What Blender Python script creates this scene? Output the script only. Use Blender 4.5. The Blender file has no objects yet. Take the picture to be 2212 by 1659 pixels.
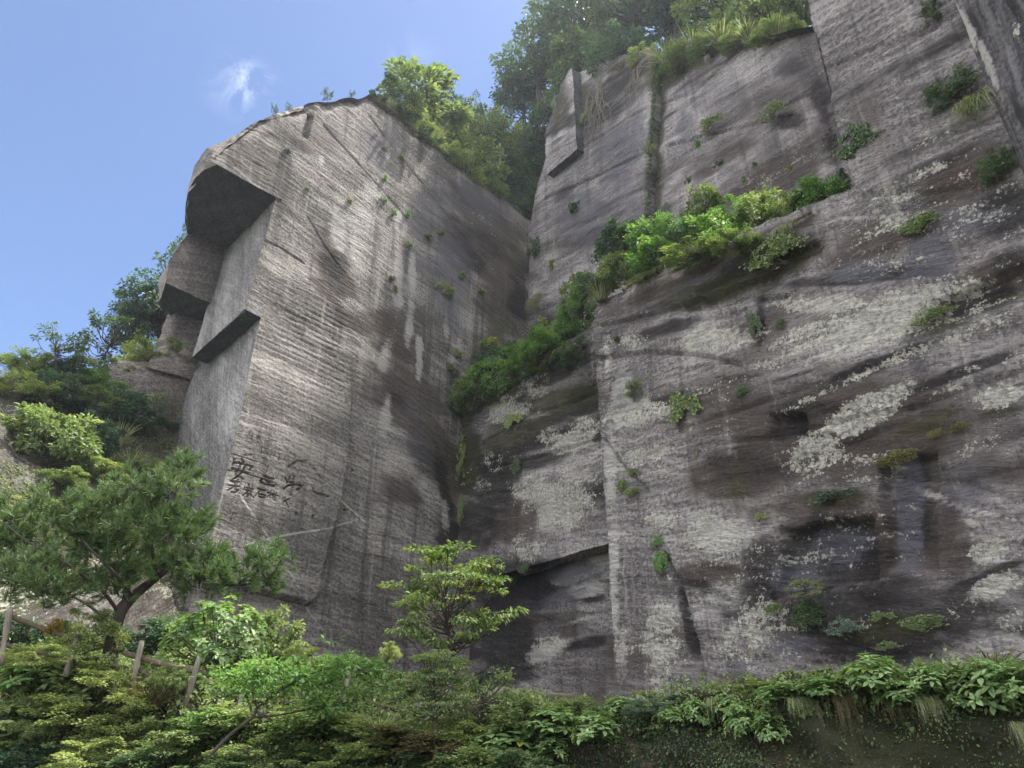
import bpy, math, random
import numpy as np
from mathutils import Vector, Matrix

# ------------------------------------------------------------------ camera, sky, sun, exposure
C = bpy.context.scene.collection
SC = bpy.context.scene
PITCH = math.radians(26.57)
CAM = np.array([0.0, 0.0, 1.6])
cam_d = bpy.data.cameras.new('camera')
cam_d.lens = 27.0
cam_d.sensor_width = 36.0
cam_d.clip_end = 6000.0
cam = bpy.data.objects.new('camera', cam_d)
cam.location = CAM
cam.rotation_euler = (math.pi / 2 + PITCH, 0, 0)
C.objects.link(cam)
SC.camera = cam

SUN_EL, SUN_AZ = math.radians(66), math.radians(72)     # azimuth clockwise from the viewing direction (+Y)
world = bpy.data.worlds.new('World')
SC.world = world
world.use_nodes = True
wn = world.node_tree
wn.nodes.clear()
w_out = wn.nodes.new('ShaderNodeOutputWorld')
w_bg = wn.nodes.new('ShaderNodeBackground')
w_bg.inputs['Strength'].default_value = 0.114
w_sky = wn.nodes.new('ShaderNodeTexSky')
w_sky.sky_type = 'NISHITA'
w_sky.sun_disc = False
w_sky.sun_elevation = SUN_EL
w_sky.sun_rotation = SUN_AZ
w_sky.air_density = 0.68
w_sky.dust_density = 0.7
w_sky.ozone_density = 4.5
wn.links.new(w_bg.outputs[0], w_out.inputs[0])

sun_d = bpy.data.lights.new('sun', 'SUN')
sun_d.energy = 3.7
sun_d.angle = math.radians(1.5)
sun_d.color = (1.0, 0.95, 0.87)
sun = bpy.data.objects.new('sun', sun_d)
sdir = Vector((math.sin(SUN_AZ) * math.cos(SUN_EL), math.cos(SUN_AZ) * math.cos(SUN_EL), math.sin(SUN_EL)))
sun.rotation_euler = sdir.to_track_quat('Z', 'Y').to_euler()
sun.location = (40, 30, 120)
C.objects.link(sun)

SC.view_settings.view_transform = 'Standard'
SC.view_settings.look = 'None'
SC.view_settings.gamma = 1.0
SC.view_settings.exposure = 1.42
SC.cycles.max_bounces = 6
SC.cycles.transparent_max_bounces = 4
SC.cycles.use_denoising = True

# ------------------------------------------------------------------ survey: photo bearings -> places
FPX, CX, CY = 1659.0, 1106.0, 829.5          # bearings are read on a 2212 px wide copy of the photo
SP, CP = math.sin(PITCH), math.cos(PITCH)
def ray(px, py):
    v = (CY - py) / FPX
    return np.array([(px - CX) / FPX, CP - v * SP, SP + v * CP])
def on_plane(px, py, p0, n):
    r = ray(px, py)
    return CAM + r * (np.dot(p0 - CAM, n) / np.dot(r, n))
def at_depth(px, py, Y):
    r = ray(px, py)
    return CAM + r * (Y / r[1])
def at_height(px, py, z):
    r = ray(px, py)
    return CAM + r * ((z - CAM[2]) / r[2])

AL = math.radians(42)
DL = np.array([math.sin(AL), math.cos(AL), 0.0]); NL = np.array([math.cos(AL), -math.sin(AL), 0.0])
BK = np.array([-math.sin(AL), math.cos(AL), 0.0])         # the pillar's side direction
OL = at_depth(600, 1050, 40.0); OL0 = np.array([OL[0], OL[1], 0.0])
AR = math.radians(38)
DR = np.array([math.sin(AR), -math.cos(AR), 0.0]); NR = np.array([-math.cos(AR), -math.sin(AR), 0.0])
OR = on_plane(990, 1170, OL, NL); OR0 = np.array([OR[0], OR[1], 0.0])
UPPER = -7.4                                              # the upper quarry wall stands back from the lower one
FACES = {'L': (OL0, DL, NL, 0.0), 'R0': (OR0, DR, NR, 0.0), 'R1': (OR0, DR, NR, 1.6),
         'RB': (OR0, DR, NR, -1.3), 'RU': (OR0, DR, NR, UPPER), 'LED': (OR0, DR, NR, -1.2)}
def wall_pt(face, px, py, off=0.0):
    o, d, n, f = FACES[face]
    return on_plane(px, py, o + n * (f + off), n)
def uz(face, px, py, off=0.0):
    o, d, n, f = FACES[face]
    p = wall_pt(face, px, py, off)
    return float(np.dot(p - o, d)), float(p[2])

# ------------------------------------------------------------------ noise
_rs = np.random.RandomState(7)
_T = _rs.rand(256, 256)
def vn(x, y, s=0):
    x = np.asarray(x, float) + s * 17.31; y = np.asarray(y, float) + s * 41.77
    xi = np.floor(x).astype(int); yi = np.floor(y).astype(int)
    fx = x - xi; fy = y - yi
    fx = fx * fx * (3 - 2 * fx); fy = fy * fy * (3 - 2 * fy)
    a = _T[xi & 255, yi & 255]; b = _T[(xi + 1) & 255, yi & 255]
    c = _T[xi & 255, (yi + 1) & 255]; d = _T[(xi + 1) & 255, (yi + 1) & 255]
    return (a * (1 - fx) + b * fx) * (1 - fy) + (c * (1 - fx) + d * fx) * fy - 0.5
def fbm(x, y, o=4, s=0, g=0.5):
    t = 0; a = 1.0
    for i in range(o):
        t = t + a * vn(x * 2 ** i, y * 2 ** i, s + i * 3)
        a *= g
    return t
def rotc(u, z, deg):
    c, s = math.cos(math.radians(deg)), math.sin(math.radians(deg))
    return u * c + z * s, -u * s + z * c
def sstep(a, b, x):
    t = np.clip((x - a) / (b - a), 0, 1)
    return t * t * (3 - 2 * t)
def seg_dist(U, Z, pts):
    D = np.full(U.shape, 1e9)
    for (x0, y0), (x1, y1) in zip(pts[:-1], pts[1:]):
        dx, dy = x1 - x0, y1 - y0
        L2 = dx * dx + dy * dy + 1e-9
        t = np.clip(((U - x0) * dx + (Z - y0) * dy) / L2, 0, 1)
        D = np.minimum(D, np.hypot(U - x0 - t * dx, Z - y0 - t * dy))
    return D

# ------------------------------------------------------------------ mesh helpers
def mesh_np(name, V, Q, mat=None, smooth=True, uv=None, cols=None):
    V = np.asarray(V, np.float32).reshape(-1, 3); Q = np.asarray(Q, np.int32)
    me = bpy.data.meshes.new(name)
    k = Q.shape[1]
    me.vertices.add(len(V)); me.vertices.foreach_set('co', V.ravel())
    me.loops.add(Q.size); me.loops.foreach_set('vertex_index', Q.ravel())
    me.polygons.add(len(Q)); me.polygons.foreach_set('loop_start', np.arange(0, Q.size, k, dtype=np.int32))
    me.polygons.foreach_set('use_smooth', np.full(len(Q), smooth, dtype=bool))
    me.update(calc_edges=True)
    if uv is not None:
        l = me.uv_layers.new(name='UVMap')
        l.data.foreach_set('uv', np.asarray(uv, np.float32)[Q.ravel()].ravel())
    for n, c in (cols or {}).items():
        a = me.attributes.new(n, 'FLOAT_COLOR', 'POINT')
        a.data.foreach_set('color', np.asarray(c, np.float32).ravel())
    if mat: me.materials.append(mat)
    return me
def link(name, me, parent=None):
    o = bpy.data.objects.new(name, me); C.objects.link(o)
    if parent: o.parent = parent
    return o
def tag(o, label=None, cat=None, group=None, kind=None):
    if label: o['label'] = label
    if cat: o['category'] = cat
    if group: o['group'] = group
    if kind: o['kind'] = kind
    return o
def empty(name, loc=(0, 0, 0), rz=0.0):
    o = bpy.data.objects.new(name, None); C.objects.link(o)
    o.location = Vector([float(v) for v in loc]); o.rotation_euler = (0, 0, rz)
    o.empty_display_size = 0.2
    return o
def merge(parts):
    V, Q, n = [], [], 0
    for v, q in parts:
        V.append(v); Q.append(np.asarray(q) + n); n += len(v)
    return np.concatenate(V), np.concatenate(Q)
def tube(pts, rad, k=6, cap=True):
    pts = np.asarray(pts, float); n = len(pts)
    rad = np.broadcast_to(np.asarray(rad, float), (n,)) if np.ndim(rad) else np.full(n, rad)
    V = []; prev = None
    for i in range(n):
        t = pts[min(i + 1, n - 1)] - pts[max(i - 1, 0)]
        t = t / (np.linalg.norm(t) + 1e-9)
        a = prev if prev is not None else (np.array([1.0, 0, 0]) if abs(t[0]) < 0.8 else np.array([0, 1.0, 0]))
        a = a - t * np.dot(a, t); a /= np.linalg.norm(a) + 1e-9; prev = a
        b = np.cross(t, a)
        for j in range(k):
            th = 2 * math.pi * j / k
            V.append(pts[i] + rad[i] * (math.cos(th) * a + math.sin(th) * b))
    Q = [(i * k + j, i * k + (j + 1) % k, (i + 1) * k + (j + 1) % k, (i + 1) * k + j) for i in range(n - 1) for j in range(k)]
    if cap:
        c0 = len(V); V.append(pts[0]); V.append(pts[-1]); e = (n - 1) * k
        for j in range(0, k, 2):
            Q.append((c0, (j + 2) % k, j + 1, j)); Q.append((c0 + 1, e + j, e + j + 1, e + (j + 2) % k))
    return np.array(V), np.array(Q)
def spline(pts, m=5):
    pts = [np.asarray(p, float) for p in pts]
    out = []
    P = [2 * pts[0] - pts[1]] + pts + [2 * pts[-1] - pts[-2]]
    for i in range(1, len(P) - 2):
        for j in range(m):
            t = j / m
            a, b, c, d = P[i - 1], P[i], P[i + 1], P[i + 2]
            out.append(0.5 * (2 * b + (c - a) * t + (2 * a - 5 * b + 4 * c - d) * t * t + (3 * b - a - 3 * c + d) * t ** 3))
    out.append(pts[-1])
    return np.array(out)

# ------------------------------------------------------------------ materials
class NT:
    def __init__(s, name):
        s.m = bpy.data.materials.new(name); s.m.use_nodes = True
        s.t = s.m.node_tree; s.t.nodes.clear()
        s.out = s.n('ShaderNodeOutputMaterial')
    def n(s, typ, props=None, **inp):
        nd = s.t.nodes.new(typ)
        for k, v in (props or {}).items(): setattr(nd, k, v)
        for k, v in inp.items():
            k = k.replace('_', ' ')
            s.set(nd.inputs[k], v)
        return nd
    def set(s, sock, v):
        if hasattr(v, 'is_output'): s.t.links.new(v, sock)
        else: sock.default_value = v
    def math(s, op, a, b=0.0, c=0.0, clamp=False):
        nd = s.t.nodes.new('ShaderNodeMath'); nd.operation = op; nd.use_clamp = clamp
        for i, v in enumerate((a, b, c)): s.set(nd.inputs[i], v)
        return nd.outputs[0]
    def mix(s, f, a, b, mode='MIX'):
        nd = s.t.nodes.new('ShaderNodeMix'); nd.data_type = 'RGBA'; nd.blend_type = mode
        s.set(nd.inputs[0], f); s.set(nd.inputs[6], a); s.set(nd.inputs[7], b)
        return nd.outputs[2]
    def noise(s, vec, scale, detail=5.0, rough=0.55, dist=0.0):
        return s.n('ShaderNodeTexNoise', Vector=vec, Scale=scale, Detail=detail, Roughness=rough, Distortion=dist).outputs[0]
    def maprot(s, vec, deg, sc):
        r = s.n('ShaderNodeMapping', Vector=vec, Rotation=(0, 0, math.radians(-deg)))
        return s.n('ShaderNodeMapping', Vector=r.outputs[0], Scale=sc).outputs[0]
    def ramp(s, f, stops):
        nd = s.t.nodes.new('ShaderNodeValToRGB'); s.set(nd.inputs[0], f)
        el = nd.color_ramp.elements
        while len(el) < len(stops): el.new(0.5)
        for e, (p, c) in zip(el, stops):
            e.position = p; e.color = (*c, 1) if len(c) == 3 else c
        return nd.outputs[0]
    def smooth(s, x, a, b):
        nd = s.n('ShaderNodeMapRange', {'interpolation_type': 'SMOOTHSTEP'}, Value=x, From_Min=a, From_Max=b)
        return nd.outputs[0]

def rock_mat(name, dark, mid, light, tilt, tilt2, lichen=(0.62, 0.61, 0.53), bump=0.7, streak=0.5, spots=1.0, tooth=1.0):
    """quarried tuff: tool marks along two directions, run-off streaks, lichen and stains"""
    N = NT(name)
    uv = N.n('ShaderNodeUVMap', {'uv_map': 'UVMap'}).outputs[0]
    warp = N.n('ShaderNodeTexNoise', Vector=uv, Scale=0.22, Detail=3.0).outputs[1]
    w1 = N.n('ShaderNodeVectorMath', {'operation': 'MULTIPLY_ADD'})
    N.set(w1.inputs[0], warp); w1.inputs[1].default_value = (0.8, 0.8, 0); N.set(w1.inputs[2], uv)
    uvw = w1.outputs[0]
    s1 = N.noise(N.maprot(uvw, tilt, (0.11, 4.0 * tooth, 1)), 1.0, 7.0, 0.62)
    s2 = N.noise(N.maprot(uvw, tilt2, (0.09, 2.8 * tooth, 1)), 1.0, 6.0, 0.62)
    bands = N.noise(N.maprot(uvw, tilt, (0.045, 0.42, 1)), 1.0, 5.0, 0.6)
    big = N.noise(uvw, 0.16, 5.0, 0.6)
    fine = N.noise(uv, 5.5, 8.0, 0.68)
    st = N.math('ADD', N.math('MULTIPLY', s1, 0.55), N.math('MULTIPLY', s2, 0.45))
    f = N.math('ADD', N.math('MULTIPLY', st, 0.62), N.math('MULTIPLY', bands, 0.42))
    f = N.math('ADD', f, N.math('MULTIPLY', big, 0.45))
    f = N.math('ADD', f, N.math('MULTIPLY', fine, 0.55))
    col = N.ramp(N.math('SUBTRACT', f, 0.525), [(0.35, [c * 0.55 for c in dark]), (0.455, dark), (0.525, mid), (0.62, [c * 1.12 for c in light])])
    # thin pale ridges left by the picks, and dark pits between them
    r1 = N.noise(N.maprot(uvw, tilt + 3, (0.28, 5.5 * tooth, 1)), 1.0, 6.0, 0.6); r2 = N.noise(N.maprot(uvw, tilt2, (0.22, 4.2 * tooth, 1)), 1.0, 6.0, 0.6)
    def ridge(n, w): return N.smooth(N.math('ABSOLUTE', N.math('SUBTRACT', n, 0.5)), w, 0.0)
    gate = N.smooth(N.noise(uvw, 0.55, 4.0), 0.40, 0.62)
    rd = N.math('MAXIMUM', N.math('MULTIPLY', ridge(r1, 0.035), gate), N.math('MULTIPLY', ridge(r2, 0.03), N.math('SUBTRACT', 1.0, gate)))
    rd = N.math('MULTIPLY', rd, N.smooth(fine, 0.40, 0.60))
    pit = N.math('MULTIPLY', N.smooth(N.noise(uv, 3.1, 7.0, 0.7), 0.42, 0.31), 0.8)
    fl = N.math('MULTIPLY', N.smooth(N.n('ShaderNodeTexVoronoi', Vector=uv, Scale=7.5, Randomness=1.0).outputs[0], 0.20, 0.10), N.smooth(N.noise(uvw, 0.9, 5.0, 0.7), 0.47, 0.60))
    col = N.mix(N.math('MULTIPLY', fl, 0.75), col, (*[min(1, c * 1.6) for c in light], 1))
    col = N.mix(pit, col, (*[c * 0.4 for c in dark], 1))
    col = N.mix(N.math('MULTIPLY', rd, 0.8), col, (*[min(1, c * 1.55) for c in light], 1))
    stk = N.noise(N.n('ShaderNodeMapping', Vector=uv, Scale=(0.85, 0.05, 1)).outputs[0], 1.0, 6.0, 0.6)
    stk2 = N.noise(N.n('ShaderNodeMapping', Vector=uvw, Scale=(3.0, 0.12, 1)).outputs[0], 1.0, 4.0, 0.6)
    sv = N.math('ADD', N.math('MULTIPLY', stk, 0.65), N.math('MULTIPLY', stk2, 0.35))
    col = N.mix(N.math('MULTIPLY', N.smooth(sv, 0.51, 0.62), streak), col, (*[c * 0.42 for c in dark], 1))
    col = N.mix(N.math('MULTIPLY', N.smooth(sv, 0.46, 0.36), streak * 0.7), col, (*[min(1, c * 1.25) for c in light], 1))
    A = N.n('ShaderNodeAttribute', {'attribute_name': 'stainA'}).outputs[0]
    B = N.n('ShaderNodeAttribute', {'attribute_name': 'stainB'}).outputs[0]
    a = N.n('ShaderNodeSeparateColor', Color=A).outputs
    b = N.n('ShaderNodeSeparateColor', Color=B).outputs
    edge = N.math('SUBTRACT', N.math('ADD', N.math('MULTIPLY', st, 0.9), N.math('MULTIPLY', fine, 0.9)), 0.9)
    def stain(src, colr, amt, lo=0.12, hi=0.58):
        return N.math('MULTIPLY', N.smooth(N.math('ADD', src, N.math('MULTIPLY', edge, 1.3)), lo, hi), amt)
    col = N.mix(stain(b[0], None, 0.8), col, (0.062, 0.047, 0.039, 1))
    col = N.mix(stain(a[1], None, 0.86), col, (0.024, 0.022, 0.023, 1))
    col = N.mix(stain(a[2], None, 0.85), col, (0.50, 0.48, 0.45, 1))
    col = N.mix(stain(b[2], None, 0.7), col, (0.125, 0.125, 0.150, 1))
    col = N.mix(stain(b[1], None, 0.8), col, (0.060, 0.062, 0.026, 1))
    # lichen: crusty spots that run together where they are dense
    nA = N.noise(uvw, 1.3, 10.0, 0.75)
    nL = N.noise(N.maprot(uvw, tilt, (0.35, 2.2, 1)), 1.0, 5.0, 0.6)
    v1 = N.n('ShaderNodeTexVoronoi', Vector=uv, Scale=6.5, Randomness=1.0).outputs[0]
    v2 = N.n('ShaderNodeTexVoronoi', Vector=uv, Scale=15.0, Randomness=1.0).outputs[0]
    t = N.math('MULTIPLY', a[0], 1.28)
    t = N.math('ADD', t, N.math('MULTIPLY', N.math('SUBTRACT', nA, 0.5), 1.9))
    t = N.math('ADD', t, N.math('MULTIPLY', N.math('SUBTRACT', nL, 0.5), 1.5))
    t = N.math('ADD', t, N.math('MULTIPLY', N.math('SUBTRACT', 0.38, v1), 0.62 * spots))
    t = N.math('ADD', t, N.math('MULTIPLY', N.math('SUBTRACT', 0.38, v2), 0.50 * spots))
    lm = N.math('MULTIPLY', N.smooth(t, 0.52, 0.78), N.math('ADD', 0.22, N.math('MULTIPLY', N.smooth(N.noise(uv, 4.5, 9.0, 0.78), 0.40, 0.56), 0.78)))
    lcol = N.mix(fine, (*[c * 0.72 for c in lichen], 1), (*[min(1, c * 1.22) for c in lichen], 1))
    col = N.mix(N.math('MULTIPLY', lm, 0.9), col, lcol)
    h = N.math('ADD', N.math('MULTIPLY', st, 1.25), N.math('MULTIPLY', fine, 0.55))
    h = N.math('ADD', h, N.math('MULTIPLY', lm, 0.08))
    h = N.math('ADD', h, N.math('MULTIPLY', rd, 0.30))
    bp = N.n('ShaderNodeBump', Strength=bump, Distance=0.22, Height=h)
    rough = N.math('SUBTRACT', 0.92, N.math('MULTIPLY', N.smooth(b[2], 0.3, 0.9), 0.25))
    p = N.n('ShaderNodeBsdfPrincipled', Base_Color=col, Roughness=rough, Normal=bp.outputs[0])
    p.inputs['Specular IOR Level'].default_value = 0.25
    N.t.links.new(p.outputs[0], N.out.inputs[0])
    return N.m

def leaf_mat(name, c0, c1, c2, rough=0.5, trans=0.32, odd=None):
    N = NT(name)
    t = N.n('ShaderNodeAttribute', {'attribute_name': 'tint'}).outputs[0]
    s = N.n('ShaderNodeSeparateColor', Color=t).outputs
    stops = [(0.0, c0), (0.5, c1), (0.92, c2)] + ([(0.985, odd)] if odd else [])
    col = N.ramp(s[0], stops)
    col = N.mix(0.35, col, N.mix(s[1], (0.25, 0.25, 0.25, 1), (1.6, 1.6, 1.6, 1)), 'MULTIPLY')
    p = N.n('ShaderNodeBsdfPrincipled', Base_Color=col, Roughness=rough)
    p.inputs['Specular IOR Level'].default_value = 0.35
    tr = N.n('ShaderNodeBsdfTranslucent', Color=N.mix(1.0, col, (1.5, 1.6, 0.8, 1), 'MULTIPLY'))
    mx = N.n('ShaderNodeMixShader', Fac=trans)
    N.t.links.new(p.outputs[0], mx.inputs[1]); N.t.links.new(tr.outputs[0], mx.inputs[2])
    N.t.links.new(mx.outputs[0], N.out.inputs[0])
    return N.m

def bark_mat(name, c0, c1, scale=(9, 9, 2.0)):
    N = NT(name)
    co = N.n('ShaderNodeTexCoord').outputs['Object']
    m = N.n('ShaderNodeMapping', Vector=co, Scale=scale).outputs[0]
    n1 = N.noise(m, 1.6, 6.0, 0.65); n2 = N.noise(co, 3.0, 4.0)
    col = N.ramp(N.math('ADD', N.math('MULTIPLY', n1, 0.7), N.math('MULTIPLY', n2, 0.3)), [(0.32, c0), (0.66, c1)])
    bp = N.n('ShaderNodeBump', Strength=0.8, Distance=0.03, Height=n1)
    p = N.n('ShaderNodeBsdfPrincipled', Base_Color=col, Roughness=0.9, Normal=bp.outputs[0])
    N.t.links.new(p.outputs[0], N.out.inputs[0])
    return N.m

def soil_mat(name, c0, c1, c2, bump=1.0):
    N = NT(name)
    co = N.n('ShaderNodeTexCoord').outputs['Object']
    n1 = N.noise(co, 0.7, 8.0, 0.65); n2 = N.noise(co, 7.0, 8.0, 0.7); n3 = N.noise(co, 0.25, 4.0)
    f = N.math('ADD', N.math('MULTIPLY', n1, 0.6), N.math('MULTIPLY', n2, 0.4))
    col = N.ramp(f, [(0.36, c0), (0.52, c1), (0.68, c2)])
    moss = N.math('MULTIPLY', N.smooth(N.math('ADD', n3, N.math('MULTIPLY', n2, 0.3)), 0.6, 0.75), 0.7)
    col = N.mix(moss, col, (0.035, 0.045, 0.012, 1))
    bp = N.n('ShaderNodeBump', Strength=bump, Distance=0.15, Height=N.math('ADD', n1, N.math('MULTIPLY', n2, 0.5)))
    p = N.n('ShaderNodeBsdfPrincipled', Base_Color=col, Roughness=0.95, Normal=bp.outputs[0])
    N.t.links.new(p.outputs[0], N.out.inputs[0])
    return N.m

M = {}
M['pillar'] = rock_mat('pillar_rock', (0.145, 0.135, 0.126), (0.282, 0.262, 0.243), (0.433, 0.405, 0.372), -1, -18, bump=0.9, streak=0.62, spots=0.9, tooth=1.5)
M['side'] = rock_mat('pillar_side_rock', (0.168, 0.161, 0.160), (0.284, 0.275, 0.271), (0.413, 0.403, 0.394), 62, 35, bump=0.9, streak=0.3, spots=0.6)
M['wall'] = rock_mat('wall_rock', (0.145, 0.131, 0.131), (0.278, 0.256, 0.255), (0.485, 0.453, 0.443), -6, -20, bump=1.0, streak=0.5)
M['upper'] = rock_mat('upper_wall_rock', (0.196, 0.180, 0.184), (0.338, 0.310, 0.315), (0.544, 0.512, 0.516), 3, -14, bump=1.0, streak=0.45, spots=0.9)
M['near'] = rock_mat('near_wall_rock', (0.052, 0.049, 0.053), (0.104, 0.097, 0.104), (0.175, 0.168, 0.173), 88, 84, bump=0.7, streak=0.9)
M['under'] = rock_mat('underside_shade_rock', (0.035, 0.036, 0.04), (0.060, 0.062, 0.066), (0.110, 0.112, 0.115), 30, -40, bump=0.5, streak=0.0)  # darkened rock copy: shadow under the overhangs painted into the colour
M['block'] = rock_mat('block_rock', (0.140, 0.122, 0.115), (0.238, 0.210, 0.199), (0.364, 0.329, 0.308), 20, -40, bump=0.9, streak=0.3)
M['hill'] = rock_mat('hill_rock', (0.068, 0.059, 0.049), (0.128, 0.114, 0.103), (0.226, 0.220, 0.207), 25, -35, lichen=(0.5, 0.49, 0.4), bump=1.0, streak=0.3)
M['bank'] = soil_mat('bank_soil', (0.014, 0.011, 0.008), (0.060, 0.045, 0.030), (0.22, 0.18, 0.13), 1.6)
M['terrace'] = soil_mat('terrace_soil', (0.020, 0.018, 0.010), (0.045, 0.040, 0.022), (0.09, 0.08, 0.05))
M['leaf_dark'] = leaf_mat('leaf_dark', (0.045, 0.081, 0.043), (0.091, 0.150, 0.073), (0.178, 0.240, 0.107), 0.45)
M['leaf_deep'] = leaf_mat('leaf_deep', (0.031, 0.069, 0.049), (0.062, 0.119, 0.078), (0.128, 0.192, 0.118), 0.45)
M['leaf_mid'] = leaf_mat('leaf_mid', (0.090, 0.137, 0.062), (0.185, 0.255, 0.108), (0.358, 0.408, 0.174), 0.5)
M['leaf_bright'] = leaf_mat('leaf_bright', (0.071, 0.155, 0.050), (0.151, 0.286, 0.090), (0.287, 0.418, 0.156), 0.5, odd=(0.32, 0.30, 0.05))
M['leaf_yellow'] = leaf_mat('leaf_yellow', (0.151, 0.201, 0.078), (0.291, 0.345, 0.140), (0.468, 0.505, 0.223), 0.55, odd=(0.40, 0.32, 0.06))
M['leaf_tree'] = leaf_mat('leaf_tree', (0.062, 0.108, 0.037), (0.133, 0.194, 0.065), (0.241, 0.297, 0.106), 0.5, odd=(0.42, 0.30, 0.05))
M['leaf_hydr'] = leaf_mat('leaf_hydrangea', (0.108, 0.196, 0.075), (0.229, 0.344, 0.146), (0.415, 0.506, 0.257), 0.42, odd=(0.30, 0.30, 0.06))
M['leaf_blue'] = leaf_mat('leaf_blue_green', (0.070, 0.120, 0.093), (0.139, 0.201, 0.162), (0.255, 0.311, 0.255), 0.5)
M['needle'] = leaf_mat('pine_needle', (0.053, 0.099, 0.037), (0.108, 0.176, 0.067), (0.197, 0.276, 0.108), 0.5, 0.2, odd=(0.26, 0.20, 0.06))
M['grass'] = leaf_mat('grass_blade', (0.122, 0.163, 0.067), (0.254, 0.290, 0.138), (0.449, 0.446, 0.306), 0.5)
M['dry'] = leaf_mat('dry_grass', (0.073, 0.062, 0.028), (0.139, 0.121, 0.059), (0.220, 0.190, 0.111), 0.6)
M['moss'] = leaf_mat('cushion_moss', (0.139, 0.165, 0.046), (0.255, 0.275, 0.082), (0.440, 0.403, 0.162), 0.7)
M['orange'] = leaf_mat('orange_leaf', (0.18, 0.12, 0.02), (0.30, 0.20, 0.03), (0.42, 0.27, 0.05), 0.5)
M['bark'] = bark_mat('bark', (0.030, 0.024, 0.020), (0.085, 0.070, 0.058))
M['pinebark'] = bark_mat('pine_bark', (0.018, 0.014, 0.012), (0.060, 0.046, 0.038), (14, 14, 4))
M['paletwig'] = bark_mat('pale_twig', (0.13, 0.115, 0.095), (0.27, 0.24, 0.20))
M['stem'] = bark_mat('stem', (0.045, 0.045, 0.022), (0.10, 0.095, 0.045))
M['wood'] = bark_mat('weathered_wood', (0.10, 0.085, 0.07), (0.29, 0.26, 0.22), (10, 10, 1.2))
M['log'] = bark_mat('log_rail', (0.055, 0.042, 0.026), (0.15, 0.12, 0.075), (10, 10, 10))

# ------------------------------------------------------------------ sky: a thin wisp of cloud in the blue
def sky_cloud():
    t = wn
    co = t.nodes.new('ShaderNodeTexCoord')
    def mth(op, a, b=0.0, clamp=False):
        n = t.nodes.new('ShaderNodeMath'); n.operation = op; n.use_clamp = clamp
        for i, v in enumerate((a, b)):
            if hasattr(v, 'is_output'): t.links.new(v, n.inputs[i])
            else: n.inputs[i].default_value = v
        return n.outputs[0]
    ns = t.nodes.new('ShaderNodeTexNoise'); ns.inputs['Scale'].default_value = 22.0; ns.inputs['Detail'].default_value = 8.0
    ns.inputs['Roughness'].default_value = 0.62; ns.inputs['Distortion'].default_value = 0.9
    t.links.new(co.outputs['Generated'], ns.inputs['Vector'])
    total = None
    for px, py, size, amp in ((548, 176, 0.032, 0.42), (515, 186, 0.050, 0.26), (585, 205, 0.03, 0.2), (890, 160, 0.06, 0.12)):
        r = ray(px, py); r = r / np.linalg.norm(r)
        sub = t.nodes.new('ShaderNodeVectorMath'); sub.operation = 'DISTANCE'
        t.links.new(co.outputs['Generated'], sub.inputs[0]); sub.inputs[1].default_value = r
        m = t.nodes.new('ShaderNodeMapRange'); m.interpolation_type = 'SMOOTHSTEP'
        t.links.new(sub.outputs['Value'], m.inputs['Value'])
        m.inputs['From Min'].default_value = size; m.inputs['From Max'].default_value = 0.0
        k = mth('MULTIPLY', m.outputs[0], mth('MULTIPLY', mth('SUBTRACT', ns.outputs[0], 0.42), 4.0 * amp, True), True)
        total = k if total is None else mth('ADD', total, k, True)
    mx = t.nodes.new('ShaderNodeMix'); mx.data_type = 'RGBA'
    t.links.new(total, mx.inputs[0]); t.links.new(w_sky.outputs[0], mx.inputs[6]); mx.inputs[7].default_value = (5.2, 5.5, 6.0, 1)
    # added white clouds, only outside the view, to brighten and whiten the shade
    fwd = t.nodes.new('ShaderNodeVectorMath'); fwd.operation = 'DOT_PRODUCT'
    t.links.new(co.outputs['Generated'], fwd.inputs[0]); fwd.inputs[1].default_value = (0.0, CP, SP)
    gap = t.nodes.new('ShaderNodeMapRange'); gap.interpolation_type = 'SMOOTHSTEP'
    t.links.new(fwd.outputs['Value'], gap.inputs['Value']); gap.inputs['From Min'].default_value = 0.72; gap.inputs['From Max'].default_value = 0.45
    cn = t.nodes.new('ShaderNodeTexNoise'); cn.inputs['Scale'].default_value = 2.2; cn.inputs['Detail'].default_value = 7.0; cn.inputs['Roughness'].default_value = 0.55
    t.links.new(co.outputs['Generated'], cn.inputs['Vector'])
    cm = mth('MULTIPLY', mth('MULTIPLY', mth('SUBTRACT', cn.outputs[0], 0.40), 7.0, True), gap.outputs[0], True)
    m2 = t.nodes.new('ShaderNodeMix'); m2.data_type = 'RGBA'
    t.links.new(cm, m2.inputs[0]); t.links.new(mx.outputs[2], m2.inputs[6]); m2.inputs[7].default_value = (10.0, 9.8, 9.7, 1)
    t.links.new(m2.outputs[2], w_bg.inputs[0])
sky_cloud()

# ------------------------------------------------------------------ quarry walls
def ellipse(face, px, py, rx, ry, rot=0.0):
    u0, z0 = uz(face, px, py)
    c, s = math.cos(math.radians(rot)), math.sin(math.radians(rot))
    ua, za = uz(face, px + rx * c, py + rx * s); ub, zb = uz(face, px - ry * s, py + ry * c)
    A = np.array([[ua - u0, ub - u0], [za - z0, zb - z0]])
    return u0, z0, np.linalg.inv(A)
def blob(U, Z, face, e, seed):
    px, py, rx, ry, rot, amp = e
    u0, z0, I = ellipse(face, px, py, rx, ry, rot)
    a = I[0, 0] * (U - u0) + I[0, 1] * (Z - z0); b = I[1, 0] * (U - u0) + I[1, 1] * (Z - z0)
    ra, rb = rotc(U, Z, -8)
    r = np.hypot(a, b) + 0.75 * fbm(ra * 0.28, rb * 0.75, 5, seed, 0.6)
    return amp * sstep(1.35, 0.25, r)
CH = {'lich': 0, 'dark': 1, 'pale': 2, 'brown': 3, 'moss': 4, 'wet': 5}
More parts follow.
